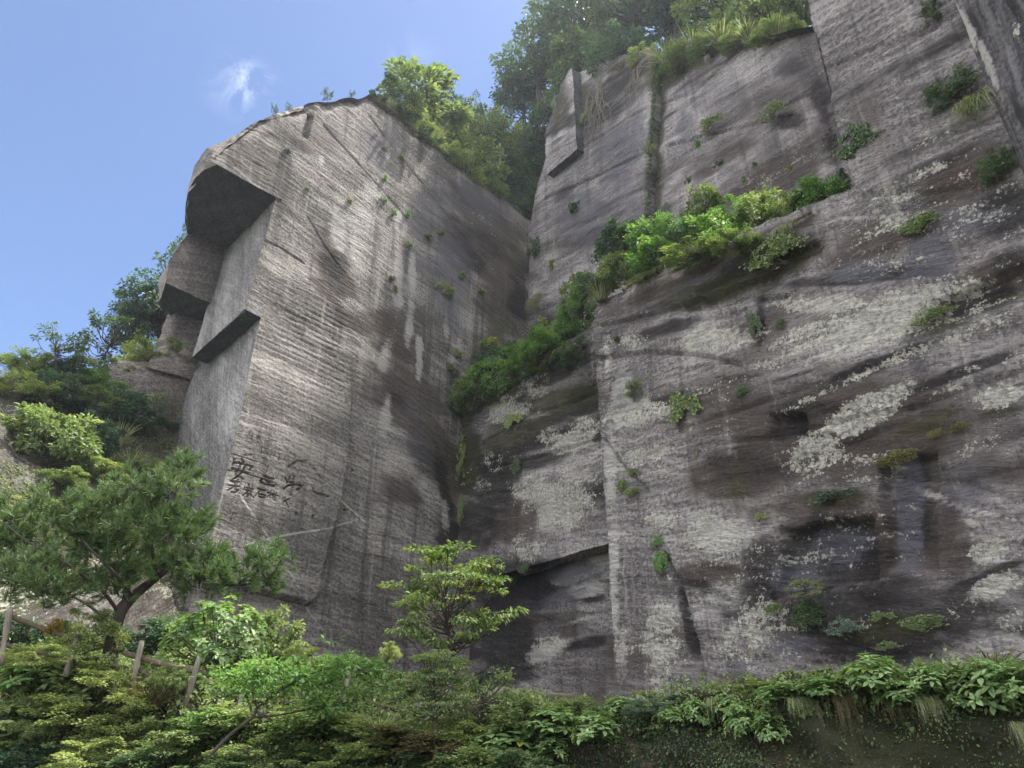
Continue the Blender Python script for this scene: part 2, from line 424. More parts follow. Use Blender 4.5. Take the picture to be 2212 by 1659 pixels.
def stains_shade(U, Z, face, table):
    S = np.zeros(U.shape + (6,))
    ra, rb = rotc(U, Z, -8)
    base = {'R1': 0.18, 'R0': 0.18, 'RU': 0.12, 'RB': 0.05}.get(face, 0.0)
    S[..., 0] = np.clip(base + 0.55 * fbm(ra * 0.10, rb * 0.35, 5, 77, 0.6), 0, 0.5) if base else 0
    if base: S[..., 1] = np.clip((0.16 if face == 'R0' else -0.38) + 1.5 * fbm(ra * 0.11, rb * 0.5, 5, 79, 0.6), 0, 0.75)  # recessed panel darker overall: its shade is painted into the colour
    if base: S[..., 3] = np.clip(-0.1 + 1.2 * fbm(ra * 0.09, rb * 0.25, 5, 83, 0.6), 0, 0.6)
    k = 0
    for ch, es in table.items():
        for e in es:
            e = tuple(e) + (0.0, 1.0)[len(e) - 4:] if len(e) < 6 else e
            S[..., CH[ch]] = np.maximum(S[..., CH[ch]], blob(U, Z, face, e, 11 + k)); k += 1
    return S
def pnpoly(U, Z, poly):
    ins = np.zeros(U.shape, bool)
    for (x0, y0), (x1, y1) in zip(poly, poly[1:] + poly[:1]):
        if y0 == y1: continue
        ins ^= ((y0 > Z) != (y1 > Z)) & (U < (x1 - x0) * (Z - y0) / (y1 - y0) + x0)
    return ins
def wall_grid(name, face, us, zs, disp, mat, zt=None, zb=None, ul=None, off=0.0, table=None, extra=None, back=None, back_mat=None, drop=None):
    o, d, n, f = FACES[face]
    U, Z = np.meshgrid(us, zs, indexing='ij')
    if zt is not None: Z = np.minimum(Z, zt(U))
    if zb is not None: Z = np.maximum(Z, zb(U))
    if ul is not None: U = np.maximum(U, ul(Z))
    D = disp(U, Z) + f + off
    P = o + U[..., None] * d + D[..., None] * n; P[..., 2] = Z
    S = stains_shade(U, Z, face, table or {})
    if extra: extra(U, Z, S)
    nu, nz = U.shape
    idx = np.arange(nu * nz).reshape(nu, nz)
    Q = np.stack([idx[:-1, :-1], idx[1:, :-1], idx[1:, 1:], idx[:-1, 1:]], -1).reshape(-1, 4)
    u, z = U.ravel(), Z.ravel()
    x = u[Q]; y = z[Q]
    area = 0.5 * np.abs((x[:, 2] - x[:, 0]) * (y[:, 3] - y[:, 1]) - (x[:, 3] - x[:, 1]) * (y[:, 2] - y[:, 0]))
    keep = area > 2e-5
    if drop: keep &= ~drop(x.mean(1), y.mean(1))
    Q = Q[keep]
    V = P.reshape(-1, 3); UV = np.stack([u, z], -1)
    A = S.reshape(-1, 6); ca = np.concatenate([A[:, :3], np.ones((len(A), 1))], 1); cb = np.concatenate([A[:, 3:], np.ones((len(A), 1))], 1)
    # keep the winding so that faces look out of the rock
    nrm = np.cross(V[Q[0, 1]] - V[Q[0, 0]], V[Q[0, 3]] - V[Q[0, 0]])
    if np.dot(nrm, n) < 0: Q = Q[:, ::-1]
    mats = np.zeros(len(Q), np.int32)
    if back is not None:      # give the slab its thickness: run its outline back into the rock
        E = np.concatenate([Q[:, [0, 1]], Q[:, [1, 2]], Q[:, [2, 3]], Q[:, [3, 0]]])
        key = np.sort(E, 1); _, inv, cnt = np.unique(key[:, 0].astype(np.int64) * len(V) + key[:, 1], return_inverse=True, return_counts=True)
        be = E[cnt[inv] == 1]
        be = be[np.linalg.norm(V[be[:, 0]] - V[be[:, 1]], axis=1) > 1e-6]
        vs, iv = np.unique(be, return_inverse=True); iv = iv.reshape(be.shape)
        rows = 7; L = np.linalg.norm(back); base = len(V); prev = vs
        newV, newUV, newQ = [], [], []
        for k in range(1, rows + 1):
            t = k / rows
            pv = V[vs] + np.asarray(back) * t
            wob = 0.0 if k == rows else 0.10
            pv = pv + wob * np.stack([vn(UV[vs, 0] * 0.8 + t * 5, UV[vs, 1] * 0.8, 31), vn(UV[vs, 0] * 0.8, UV[vs, 1] * 0.8 + t * 5, 32), vn(UV[vs, 0] * 0.7 + t * 4, UV[vs, 1] * 0.7, 33)], -1)
            newV.append(pv); newUV.append(UV[vs] + np.array([L * t, L * t * 0.35]))
            cur = base + (k - 1) * len(vs) + np.arange(len(vs))
            newQ.append(np.stack([prev[iv[:, 1]], prev[iv[:, 0]], cur[iv[:, 0]], cur[iv[:, 1]]], -1))
            prev = cur
        nq = sum(len(q) for q in newQ)
        V = np.concatenate([V] + newV); UV = np.concatenate([UV] + newUV); Q = np.concatenate([Q] + newQ)
        z4 = np.zeros((len(V) - len(ca), 4)); ca = np.concatenate([ca, z4]); cb = np.concatenate([cb, z4])
        mats = np.concatenate([mats, np.ones(nq, np.int32)])
    me = mesh_np(name, V, Q, mat, True, UV, {'stainA': ca, 'stainB': cb})
    if back is not None:
        me.materials.append(back_mat or mat)
        me.polygons.foreach_set('material_index', mats)
        me.attributes.new('sharp_edge', 'BOOLEAN', 'EDGE')
        ek = np.zeros(len(me.edges) * 2, np.int32); me.edges.foreach_get('vertices', ek); ek = np.sort(ek.reshape(-1, 2), 1)
        bk = set((np.sort(be, 1) @ np.array([10 ** 7, 1])).tolist())
        me.attributes['sharp_edge'].data.foreach_set('value', np.array([k in bk for k in (ek.astype(np.int64) @ np.array([10 ** 7, 1])).tolist()]))
    return me
def rng_steps(*parts):
    out = []
    for a, b, s in parts: out.append(np.arange(a, b - 1e-6, s))
    out.append(np.array([parts[-1][1]]))
    return np.unique(np.round(np.concatenate(out), 4))

# ---- the tall pillar with the carved writing
CW, CHT = 384.0, 877.7
def cpt(x, y):                                            # bearings read on an enlarged crop of the writing
    return uz('L', CW + x * 0.2975, CHT + y * 0.2975, 0.42)
BIG = [[(455, 388), (470, 414)], [(402, 390), (392, 430)], [(400, 410), (460, 422), (530, 442), (512, 468)],
       [(450, 424), (432, 466), (412, 498), (440, 512), (462, 530)], [(476, 446), (458, 486), (434, 512), (408, 526)], [(385, 456), (440, 470), (508, 490)],
       [(618, 510), (688, 532)], [(632, 544), (676, 555)], [(654, 520), (646, 568)], [(590, 545), (602, 562), (692, 585)], [(604, 532), (590, 552)],
       [(836, 512), (830, 570), (820, 610), (812, 648)], [(776, 528), (788, 556)], [(806, 514), (800, 548)], [(790, 550), (836, 556)],
       [(760, 606), (798, 576), (850, 570), (896, 580), (888, 600), (858, 608)], [(972, 600), (986, 628), (1040, 645), (1086, 660)]]
SMALL = [[(375, 545), (440, 553)], [(396, 530), (390, 557)], [(427, 535), (420, 562)], [(360, 577), (440, 587)], [(402, 562), (406, 574)], [(400, 587), (356, 616)],
         [(408, 592), (404, 608), (430, 615), (412, 632), (378, 626)], [(506, 570), (508, 586)], [(477, 590), (470, 606)], [(476, 592), (540, 606), (534, 618)],
         [(482, 611), (526, 621)], [(510, 617), (462, 652)], [(490, 630), (505, 650), (490, 661)], [(510, 636), (540, 668)], [(530, 626), (514, 640)],
         [(570, 600), (630, 616)], [(598, 607), (552, 656)], [(580, 640), (626, 651), (620, 669), (576, 661), (580, 640)],
         [(640, 631), (690, 645)], [(668, 620), (660, 671)], [(665, 642), (640, 664)], [(668, 643), (690, 660)], [(690, 641), (724, 655)], [(708, 634), (700, 686), (688, 680)], [(705, 655), (680, 671)],
         [(772, 660), (754, 722)], [(812, 672), (770, 692)], [(775, 690), (796, 740)]]
FAINT = [[(490, 214), (532, 224)], [(512, 196), (504, 216)], [(495, 218), (489, 240)], [(532, 224), (526, 246)], [(505, 232), (520, 238)], [(558, 226), (585, 232)], [(576, 226), (556, 256)],
         [(580, 240), (592, 258)], [(650, 256), (684, 266)], [(667, 244), (663, 292)], [(480, 350), (470, 362), (545, 358)], [(548, 352), (530, 402)]]
CUTS = [[(330, 335), (440, 366), (570, 410)], [(300, 455), (520, 505), (700, 560)], [(650, 430), (630, 505)], [(600, 300), (596, 350)], [(690, 350), (682, 380)], [(726, 350), (720, 395)],
        [(390, 780), (376, 835)], [(490, 950), (470, 1030)], [(395, 990), (388, 1040)], [(932, 1010), (884, 1250)], [(590, 930), (580, 980)], [(640, 950), (620, 1010)],
        [(1040, 1250), (1370, 1345)], [(820, 1060), (900, 1090)], [(830, 1160), (1010, 1210)], [(1020, 1310), (1475, 1450)], [(1140, 1410), (1110, 1560)], [(1360, 1540), (1330, 1640)]]
ROPE = [[(955, 425), (1010, 500), (1060, 555)], [(805, 440), (860, 410), (940, 405)]]
PALEL = [[(318, 450), (420, 610), (520, 770), (640, 940), (720, 1080), (850, 1280), (960, 1440), (1080, 1620)], [(330, 1058), (480, 1010), (650, 965), (840, 925), (1090, 890), (1330, 815)],
         [(1050, 550), (1200, 665), (1330, 780), (1480, 930)], [(670, 360), (770, 440)], [(860, 450), (980, 580)]]
SLAB = [(772, 780), (765, 820), (758, 880), (745, 960), (738, 1026), (727, 1086), (705, 1163), (687, 1234), (682, 1276), (677, 1290), (663, 1306), (636, 1299), (556, 1279), (380, 1236), (380, 780)]
slab_uz = [uz('L', *p) for p in SLAB]
UE = -3.05
def ue_plate(Z): return np.interp(Z, [24.9, 33.5], [UFOOT, -3.0])
UFOOT = uz('L', 526.5, 670)[0]
def ul_pillar(Z):
    return np.where(Z > 33.45, -60.0, np.where(Z > 24.9, ue_plate(Z), np.interp(Z, [3, 13, 24.9], [-3.9, -3.45, -2.66])))
top_px = [(430, 372), (447, 345), (470, 322), (510, 289), (560, 258), (620, 234), (655, 229), (690, 221), (722, 218), (738, 207), (756, 206), (776, 213), (798, 202), (815, 210)]
top_uz = [uz('L', *p) for p in top_px]
def zt_pillar(U):
    z = np.interp(U, [a for a, b in top_uz] + [40], [b for a, b in top_uz] + [46.9])
    return z + 0.16 * fbm(U * 1.3, U * 0 + 2.2, 4, 5) - 0.3 * sstep(4, 8, U) * (0.5 + fbm(U * 0.5, U * 0, 3, 8))
def disp_pillar(U, Z):
    fine = sstep(19.5, 17.0, Z) * sstep(6.5, 4.5, U)
    d = 0.26 * fbm(U * 0.09, Z * 0.07, 3, 1) + 0.07 * fbm(U * 0.33, Z * 0.3, 3, 2)
    a, b = rotc(U, Z, -2)
    d = d + (0.022 - 0.008 * fine) * fbm(a * 0.12, b * 2.6, 4, 3, 0.65)
    a2, b2 = rotc(U, Z, -19)
    up = sstep(20, 34, Z) * 0.8 + sstep(5, 12, U) * 0.6
    d = d + 0.045 * np.clip(up, 0, 1) * fbm(a2 * 0.12, b2 * 2.2, 4, 4, 0.6)
    d = d + 0.03 * (1 - 0.6 * fine) * fbm(U * 1.6, Z * 1.6, 3, 6)
    gr = sstep(6.5, 2.5, U) * sstep(17.0, 21.0, Z) * np.clip(0.75 + 1.6 * fbm(U * 0.18, Z * 0.18, 3, 15), 0, 1)
    d = d + 0.045 * gr * (np.abs(np.sin(math.pi * (b / 0.36 + 0.5 * fbm(a * 0.16, b * 0.4, 3, 16)))) ** 0.7 - 0.5)
    g2 = sstep(3.0, 8.0, U) * sstep(30.0, 24.0, Z) * np.clip(0.6 + 1.6 * fbm(U * 0.2, Z * 0.2, 3, 18), 0, 1)
    d = d + 0.045 * g2 * (np.abs(np.sin(math.pi * (b2 / 0.42 + 0.6 * fbm(a2 * 0.16, b2 * 0.4, 3, 17)))) ** 0.7 - 0.5)
    # ragged rim at the top edge
    d = d - 0.5 * sstep(1.4, 0.0, zt_pillar(U) - Z) * (0.6 + fbm(U * 0.8, Z * 0.8, 3, 9))
    # the proud slab that carries the writing
    ins = pnpoly(U, Z, slab_uz)
    d = d + 0.50 * ins * sstep(23.5, 17.0, Z) * sstep(-60, 0, U)
    d = d - 0.22 * sstep(0.09, 0.04, seg_dist(U, Z, slab_uz[:13])) * sstep(23.5, 19.0, Z)
    # scar near the top (a short dark chute)
    for p, w, dep in ((((672, 250), (660, 292)), 0.28, 0.5), (((540, 512), (600, 535), (655, 570)), 0.08, 0.09), (((665, 470), (700, 530), (745, 590)), 0.10, 0.06), (((800, 250), (930, 420), (1010, 520)), 0.10, 0.10), (((700, 270), (800, 380), (880, 470)), 0.10, 0.1)):
        d = d - dep * sstep(w, w * 0.3, seg_dist(U, Z, [uz('L', *q) for q in p]))
    for pts, w, dep in [(s, 0.066, 0.30) for s in BIG] + [(s, 0.040, 0.18) for s in SMALL] + [(s, 0.028, 0.04) for s in FAINT] + [(s, 0.028, 0.07) for s in CUTS]:
        q = [cpt(*p) for p in pts]
        x0, x1 = min(a for a, _ in q) - 0.3, max(a for a, _ in q) + 0.3; y0, y1 = min(b for _, b in q) - 0.3, max(b for _, b in q) + 0.3
        m = (U > x0) & (U < x1) & (Z > y0) & (Z < y1)
        if m.any():
            ds = seg_dist(U[m], Z[m], q)
            d[m] = np.minimum(d[m], d[m] - dep * sstep(w, w * 0.6, ds))
    for pts in ROPE:
        q = [cpt(*p) for p in pts]; ds = seg_dist(U, Z, q)
        d = d - 0.12 * sstep(0.12, 0.05, ds) * (0.6 + 1.2 * vn(U * 9, Z * 9, 3))
    for x, y in ((1298, 454), (1240, 743), (854, 783), (976, 800), (1405, 389), (1085, 1046)):
        u0, z0 = cpt(x, y); d = d - 0.3 * sstep(0.11, 0.05, np.hypot(U - u0, Z - z0))
    return d
T_PILLAR = {
    'brown': [(725, 590, 45, 100, -18, 0.8), (770, 690, 60, 50, 35, 0.7), (860, 730, 60, 90, -20, 0.7), (900, 900, 60, 130, -30, 0.75), (960, 1010, 50, 160, -20, 0.7), (860, 1060, 60, 60, 40, 0.55),
              (560, 340, 80, 50, 30, 0.35), (700, 300, 90, 35, 30, 0.4), (1050, 520, 70, 120, -35, 0.75), (1090, 640, 50, 90, 0, 0.6)],
    'dark': [(715, 575, 25, 45, -20, 0.7), (1030, 560, 60, 45, 30, 0.55), (960, 1060, 20, 90, -15, 0.75), (905, 1000, 30, 60, -30, 0.5), (1120, 640, 25, 90, 0, 0.5), (1000, 520, 60, 60, 30, 0.45), (985, 830, 18, 70, 0, 0.7), (880, 560, 14, 70, 0, 0.4),
             (700, 750, 70, 10, 20, 0.3), (860, 860, 40, 20, 40, 0.45), (1020, 440, 60, 25, 40, 0.5), (640, 310, 40, 14, 35, 0.45), (590, 300, 50, 25, -30, 0.4), (970, 1150, 30, 40, 0, 0.7)],
    'pale': [(735, 500, 24, 55, -5, 0.55), (780, 480, 35, 40, 20, 0.45), (870, 480, 20, 45, 0, 0.55), (862, 600, 12, 95, 2, 0.75), (893, 590, 8, 60, 0, 0.65), (885, 700, 12, 60, 4, 0.6), (770, 560, 30, 60, -10, 0.5), (835, 880, 14, 60, 8, 0.6), (905, 770, 8, 50, 0, 0.6),
             (965, 700, 8, 50, 0, 0.5), (695, 345, 9, 16, 0, 0.55), (580, 310, 30, 14, 30, 0.35), (690, 440, 50, 18, 30, 0.4), (830, 770, 18, 40, 10, 0.5), (800, 420, 30, 35, 20, 0.45), (990, 745, 18, 50, 20, 0.45), (960, 1110, 10, 40, 0, 0.5), (760, 660, 60, 20, 25, 0.35), (600, 480, 60, 25, 30, 0.25)],
    'wet': [(970, 600, 60, 120, 0, 0.5), (1050, 430, 80, 60, 35, 0.5), (930, 450, 60, 90, 0, 0.45), (830, 330, 60, 70, 20, 0.4), (900, 950, 40, 120, 0, 0.35)],  # blue-grey tint, mostly over the upper right of the face
    'lich': [(940, 400, 70, 60, 20, 0.34), (1040, 480, 60, 40, 30, 0.38), (880, 330, 60, 60, 0, 0.3), (1060, 600, 50, 80, 0, 0.3), (880, 650, 40, 60, 0, 0.25)],
    'moss': [(1070, 720, 40, 40, 0, 0.5), (1040, 760, 60, 30, -30, 0.5), (1110, 560, 20, 120, 10, 0.35)]}
def extra_pillar(U, Z, S):
    for pts in PALEL:
        q = [cpt(*p) for p in pts]
        S[..., 2] = np.maximum(S[..., 2], 0.7 * sstep(0.09, 0.03, seg_dist(U, Z, q)) * (0.75 + fbm(U * 2, Z * 2, 2, 3)))
pillar = empty('quarry_pillar', OL0 + UE * DL)
tag(pillar, 'tall grey quarried rock pillar with carved characters and a square overhang', 'cliff', kind='structure')
bpy.context.view_layer.update()
def child(name, me, root):
    o = link(name, me, root); o.matrix_parent_inverse = Matrix.Translation(-Vector(root.location)) if root.rotation_euler[2] == 0 else root.matrix_world.inverted()
    return o
us = rng_steps((-8.2, -3.2, 0.11), (-3.2, 5.0, 0.026), (5.0, 26.0, 0.115))
zs = rng_steps((2.0, 8.6, 0.13), (8.6, 11.8, 0.06), (11.8, 17.2, 0.026), (17.2, 18.6, 0.05), (18.6, 33.5, 0.075), (33.5, 49.0, 0.11))
me = wall_grid('carved_face', 'L', us, zs, disp_pillar, M['pillar'], zt=zt_pillar, drop=lambda u, z: (u < UE - 0.06) & (z > 33.3) & (z < 33.5), ul=ul_pillar, table=T_PILLAR, extra=extra_pillar)
child('carved_face', me, pillar)

def sheet(name, rows, mat, du=0.25, noise=0.15, freq=0.5, seed=1, disp=None, edge0=False):
    """a rock surface ruled between polylines (each a list of 3-D points), roughened along its normals"""
    rows = [np.asarray(r, float) for r in rows]
    ns = max(len(r) for r in rows)
    L = max(np.linalg.norm(np.diff(r, axis=0), axis=1).sum() for r in rows)
    m = max(4, int(L / du))
    def res(r):
        s = np.concatenate([[0], np.cumsum(np.linalg.norm(np.diff(r, axis=0), axis=1))]); s /= s[-1] + 1e-9
        t = np.linspace(0, 1, m)
        return np.stack([np.interp(t, s, r[:, k]) for k in range(3)], -1)
    R_ = [res(r) for r in rows]
    out = []
    for a, b in zip(R_[:-1], R_[1:]):
        h = np.linalg.norm(b - a, axis=1).max(); k = max(2, int(h / du))
        for i in range(k): out.append(a + (b - a) * (i / k))
    out.append(R_[-1]); G = np.array(out)
    arc = np.concatenate([np.zeros((G.shape[0], 1)), np.cumsum(np.linalg.norm(np.diff(G, axis=1), axis=2), axis=1)], 1)
    up = np.concatenate([np.zeros((1, G.shape[1])), np.cumsum(np.linalg.norm(np.diff(G, axis=0), axis=2), axis=0)], 0)
    gu = np.gradient(G, axis=1); gv = np.gradient(G, axis=0)
    nr = np.cross(gu, gv); nr /= np.linalg.norm(nr, axis=2, keepdims=True) + 1e-9
    hd = noise * (fbm(arc * freq, up * freq, 5, seed) * 1.6)
    if disp is not None: hd = hd + disp(arc, up)
    if edge0: hd = hd * sstep(0, 1.2, arc)
    G = G + nr * hd[..., None]
    idx = np.arange(G.shape[0] * G.shape[1]).reshape(G.shape[:2])
    Q = np.stack([idx[:-1, :-1], idx[:-1, 1:], idx[1:, 1:], idx[1:, :-1]], -1).reshape(-1, 4)
    uv = np.stack([arc.ravel() + seed * 7.3, up.ravel() + rows[0][0][2]], -1)
    z = np.zeros((G.shape[0] * G.shape[1], 4)); z[:, 3] = 1
    return G, Q, uv
def add_sheet(name, root, rows, mat, seed=1, **kw):
    G, Q, uv = sheet(name, rows, mat, seed=seed, **kw)
    me = mesh_np(name, G, Q, mat, True, uv)
    return child(name, me, root)
def LP(u, w, z):                                           # pillar frame: along the face, back into the rock, up
    p = OL0 + u * DL + w * BK; return np.array([p[0], p[1], z])
# left side of the pillar, lower part and the proud upper plate with its dark underside
def edge_pt(u, z):
    d = float(disp_pillar(np.array([u]), np.array([z]))[0])
    p = OL0 + u * DL + d * NL; return np.array([p[0], p[1], z])
def side_rows(z0, z1, u_of, w1):
    return [[edge_pt(u_of(z), z) + 0.10 * DL - 0.015 * NL, LP(u_of(z), 1.0, z), LP(u_of(z), w1, z)] for z in np.linspace(z0, z1, 40)]
add_sheet('side_face', pillar, side_rows(2.0, 24.92, lambda z: float(np.interp(z, [3, 13, 24.9], [-3.9, -3.45, -2.66])), 14), M['side'], seed=3, noise=0.12, freq=0.35, edge0=True)
add_sheet('side_plate', pillar, side_rows(24.9, 33.5, lambda z: float(ue_plate(z)), 7.6), M['side'], seed=4, noise=0.05, edge0=True)
add_sheet('side_recess', pillar, [[LP(-2.5, 7.0, 24.5), LP(-2.5, 16, 24.5)], [LP(-2.5, 7.0, 34.5), LP(-2.5, 16, 34.5)]], M['side'], seed=33, noise=0.05)
add_sheet('side_plate_end', pillar, [[LP(UFOOT, 7.55, 24.9), LP(-2.4, 7.55, 24.9)], [LP(-3.0, 7.55, 33.5), LP(-2.4, 7.55, 33.5)]], M['side'], seed=5, noise=0.02)
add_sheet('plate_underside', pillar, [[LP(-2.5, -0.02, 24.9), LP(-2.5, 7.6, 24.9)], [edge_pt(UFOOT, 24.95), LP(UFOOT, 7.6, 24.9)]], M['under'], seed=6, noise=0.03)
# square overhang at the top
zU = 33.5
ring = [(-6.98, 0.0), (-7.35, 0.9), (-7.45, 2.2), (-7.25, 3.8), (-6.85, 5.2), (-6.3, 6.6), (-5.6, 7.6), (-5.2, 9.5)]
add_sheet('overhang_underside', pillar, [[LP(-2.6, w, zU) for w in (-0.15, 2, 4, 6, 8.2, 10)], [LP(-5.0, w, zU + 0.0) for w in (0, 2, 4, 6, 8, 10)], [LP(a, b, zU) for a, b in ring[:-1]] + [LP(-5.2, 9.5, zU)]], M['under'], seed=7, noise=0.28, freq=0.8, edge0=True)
tops = [LP(a, w, b) for (a, b), w in zip(top_uz[:6:1], (0.0, 0.0, 0.0, 0.0, 0.0, 0.0))]
rowA = [LP(a, b, zU) for a, b in ring]
rowB = [LP(a - 0.10 * (i < 6), b, zU + h) for i, ((a, b), h) in enumerate(zip(ring, (0.5, 1.6, 2.0, 2.0, 2.0, 2.0, 2.0, 2.0)))]
rowC = [LP(-6.6, 0.02, 35.2), LP(-6.9, 1.6, 36.0), LP(-6.9, 2.6, 36.3), LP(-6.7, 4.0, 36.3), LP(-6.3, 5.6, 36.3), LP(-5.8, 7.0, 36.3), LP(-5.2, 8.0, 36.3), LP(-4.8, 9.8, 36.3)]
rowD = [LP(-5.0, 0.02, zt_pillar(np.array([-5.0]))[0] - 0.1), LP(-4.8, 1.5, 39.6), LP(-4.7, 3, 39.8), LP(-4.6, 4.5, 39.8), LP(-4.4, 6, 39.8), LP(-4.2, 7.4, 39.6), LP(-4, 8.6, 39.4), LP(-3.6, 10, 39)]
rowE = [LP(-2.0, 0.02, zt_pillar(np.array([-2.0]))[0] - 0.1), LP(-1.5, 2, 44), LP(-1.4, 4, 44), LP(-1, 6, 44), LP(-0.8, 7, 43.5), LP(-0.5, 8, 43), LP(-0.2, 9, 42.5), LP(0, 10.5, 42)]
add_sheet('overhang_side', pillar, [rowA, rowB, rowC, rowD, rowE], M['block'], seed=8, noise=0.22, freq=0.5)
# top of the pillar, running back as a wooded shoulder
rowt = [LP(u, 0.0, float(zt_pillar(np.array([u]))[0]) - 0.05) for u in np.arange(-2.0, 26.1, 0.5)]
rowu = [LP(max(u, 0.0), 5.0, float(zt_pillar(np.array([u]))[0]) - 0.3) for u in np.arange(-2.0, 26.1, 0.5)]
roww = [LP(max(u, 9.0), 30.0, 44.0) for u in np.arange(-2.0, 26.1, 0.5)]
add_sheet('pillar_top', pillar, [rowt, rowu, roww], M['block'], seed=9, noise=0.2, du=0.5)
# second block behind the corner, with its own underside, and the rock below it
w2 = 7.1; z2 = 29.0
fa = [LP(-6.45, w2, z2), LP(-4.6, w2, z2 - 0.05), LP(-2.7, w2, z2)]
fb = [LP(-6.55, w2, z2 + 1.6), LP(-4.6, w2, z2 + 1.6), LP(-2.7, w2, z2 + 1.6)]
fc = [LP(-6.1, w2 + 0.1, 32.4), LP(-4.6, w2, 32.4), LP(-2.7, w2, 32.4)]
fd = [LP(-5.6, w2 + 0.2, 33.7), LP(-4.6, w2, 33.8), LP(-2.7, w2, 33.8)]
add_sheet('rear_block_face', pillar, [fa, fb, fc, fd], M['block'], seed=10, noise=0.12, freq=0.6)
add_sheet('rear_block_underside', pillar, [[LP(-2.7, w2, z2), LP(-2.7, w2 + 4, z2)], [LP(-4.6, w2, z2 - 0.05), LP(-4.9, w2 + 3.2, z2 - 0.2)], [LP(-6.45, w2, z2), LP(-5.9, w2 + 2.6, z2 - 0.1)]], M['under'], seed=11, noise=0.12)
add_sheet('rear_block_end', pillar, [[LP(-6.45, w2, z2), LP(-5.9, w2 + 2.6, z2 - 0.1), LP(-4.9, w2 + 3.4, z2)], [LP(-6.55, w2, z2 + 1.6), LP(-6.2, w2 + 2.6, z2 + 1.6), LP(-5, w2 + 4, z2 + 1.6)], [LP(-5.6, w2 + 0.2, 33.8), LP(-5.4, w2 + 2.6, 33.8), LP(-4.6, w2 + 4, 33.8)]], M['block'], seed=12, noise=0.12)
add_sheet('rear_column', pillar, [[LP(-5.6, 10.3, 24.6), LP(-5.0, 9.7, 24.4), LP(-4.0, 9.6, 24.4), LP(-2.6, 9.6, 24.4)], [LP(-5.1, 10.3, 27.0), LP(-4.7, 9.7, 27.0), LP(-4.0, 9.7, 27), LP(-2.6, 9.7, 27)], [LP(-5.0, 10.6, 29.3), LP(-4.6, 9.9, 29.3), LP(-4.0, 9.8, 29.3), LP(-2.6, 9.8, 29.3)]], M['block'], seed=13, noise=0.18, freq=0.7)
w4 = 9.9
add_sheet('rear_shoulder', pillar, [[LP(-6.2, w4 - 0.5, 14), LP(-4.6, w4, 14), LP(-2.5, w4, 14)], [LP(-6.6, w4 + 0.1, 20), LP(-5.2, w4, 20), LP(-2.5, w4, 20)], [LP(-7.5, w4 + 0.8, 23.2), LP(-6.4, w4 + 0.1, 23.6), LP(-4.6, w4, 24.0), LP(-2.5, w4, 24.4)], [LP(-7.6, w4 + 1.8, 24.6), LP(-6.6, w4 + 1.0, 25.0), LP(-4.8, w4 + 0.7, 25.2), LP(-2.5, w4 + 0.4, 25.6)], [LP(-7.4, w4 + 9, 25.4), LP(-2.5, w4 + 9, 26)]], M['block'], seed=14, noise=0.30, freq=0.4)

# ---- the long quarry wall on the right
EDGE = uz('R1', 1302, 1000)[0]
STEP = uz('R1', 1790, 200)[0]
LEDGE = 25.5
def ledge(U): return 25.7 - 0.14 * np.clip(np.asarray(U, float) - 15, 0, 30)
def disp_wall(seed, amp=1.0):
    def f(U, Z):
        d = 0.35 * fbm(U * 0.07, Z * 0.09, 3, seed) + 0.12 * fbm(U * 0.3, Z * 0.4, 3, seed + 1)
        a, b = rotc(U, Z, -7)
        d = d + 0.10 * amp * fbm(a * 0.14, b * 1.3, 5, seed + 2, 0.6)
        a, b = rotc(U, Z, -22)
        d = d + 0.05 * amp * fbm(a * 0.2, b * 2.0, 4, seed + 3, 0.6)
        return d + 0.06 * fbm(U * 1.5, Z * 1.5, 4, seed + 4, 0.6)
    return f
def crack(d, U, Z, face, pts, w=0.10, dep=0.14):
    return d - dep * sstep(w, w * 0.4, seg_dist(U, Z, [uz(face, *p) for p in pts]))
_dw = disp_wall(20)
def disp_r1(U, Z):
    d = _dw(U, Z)
    for pts, w, dep in ((((1305, 950), (1345, 1010), (1395, 1060)), 0.12, 0.2), (((1435, 1200), (1470, 1290), (1495, 1380), (1515, 1480)), 0.2, 0.3), (((1500, 965), (1660, 945), (1860, 900), (2000, 878)), 0.1, 0.18),
                        (((1290, 775), (1400, 760), (1520, 768), (1600, 790)), 0.12, 0.25), (((1660, 1290), (1760, 1272), (1900, 1262)), 0.1, 0.2), (((1900, 1020), (2080, 1040), (2212, 1085)), 0.07, 0.12), (((1960, 880), (2212, 800)), 0.08, 0.14),
                        (((1330, 1160), (1336, 1490)), 0.05, 0.05), (((1440, 940), (1700, 850), (1900, 790)), 0.10, 0.14), (((1300, 705), (1450, 668), (1700, 640)), 0.12, 0.2), (((1840, 420), (2000, 418), (2110, 400)), 0.08, 0.15), (((1760, 150), (1920, 95), (2030, 60)), 0.08, 0.14)):
        d = crack(d, U, Z, 'R1', pts, w, dep)
    # alcoves hacked into the foot of the wall
    for px, py, rx, ry, rot, dep in ((1780, 1195, 120, 75, -4, 0.55), (1960, 1110, 60, 130, 0, 0.45), (1700, 915, 40, 22, 0, 0.5), (2130, 640, 120, 40, -22, 0.4), (1640, 600, 160, 30, -22, 0.35), (1560, 640, 120, 18, -20, 0.3)):
        u0, z0, I = ellipse('R1', px, py, rx, ry, rot)
        a = I[0, 0] * (U - u0) + I[0, 1] * (Z - z0); b = I[1, 0] * (U - u0) + I[1, 1] * (Z - z0)
        r = np.maximum(np.abs(a), np.abs(b)) + 0.25 * fbm(U * 0.7, Z * 0.7, 3, 41)
        d = d - dep * sstep(1.05, 0.85, r)
    # rough rim under the ledge
    d = d - 0.45 * sstep(1.8, 0.0, ledge(U) - Z) * (U < STEP) * (0.5 + fbm(U * 0.6, Z * 0.9, 4, 44))
    return d
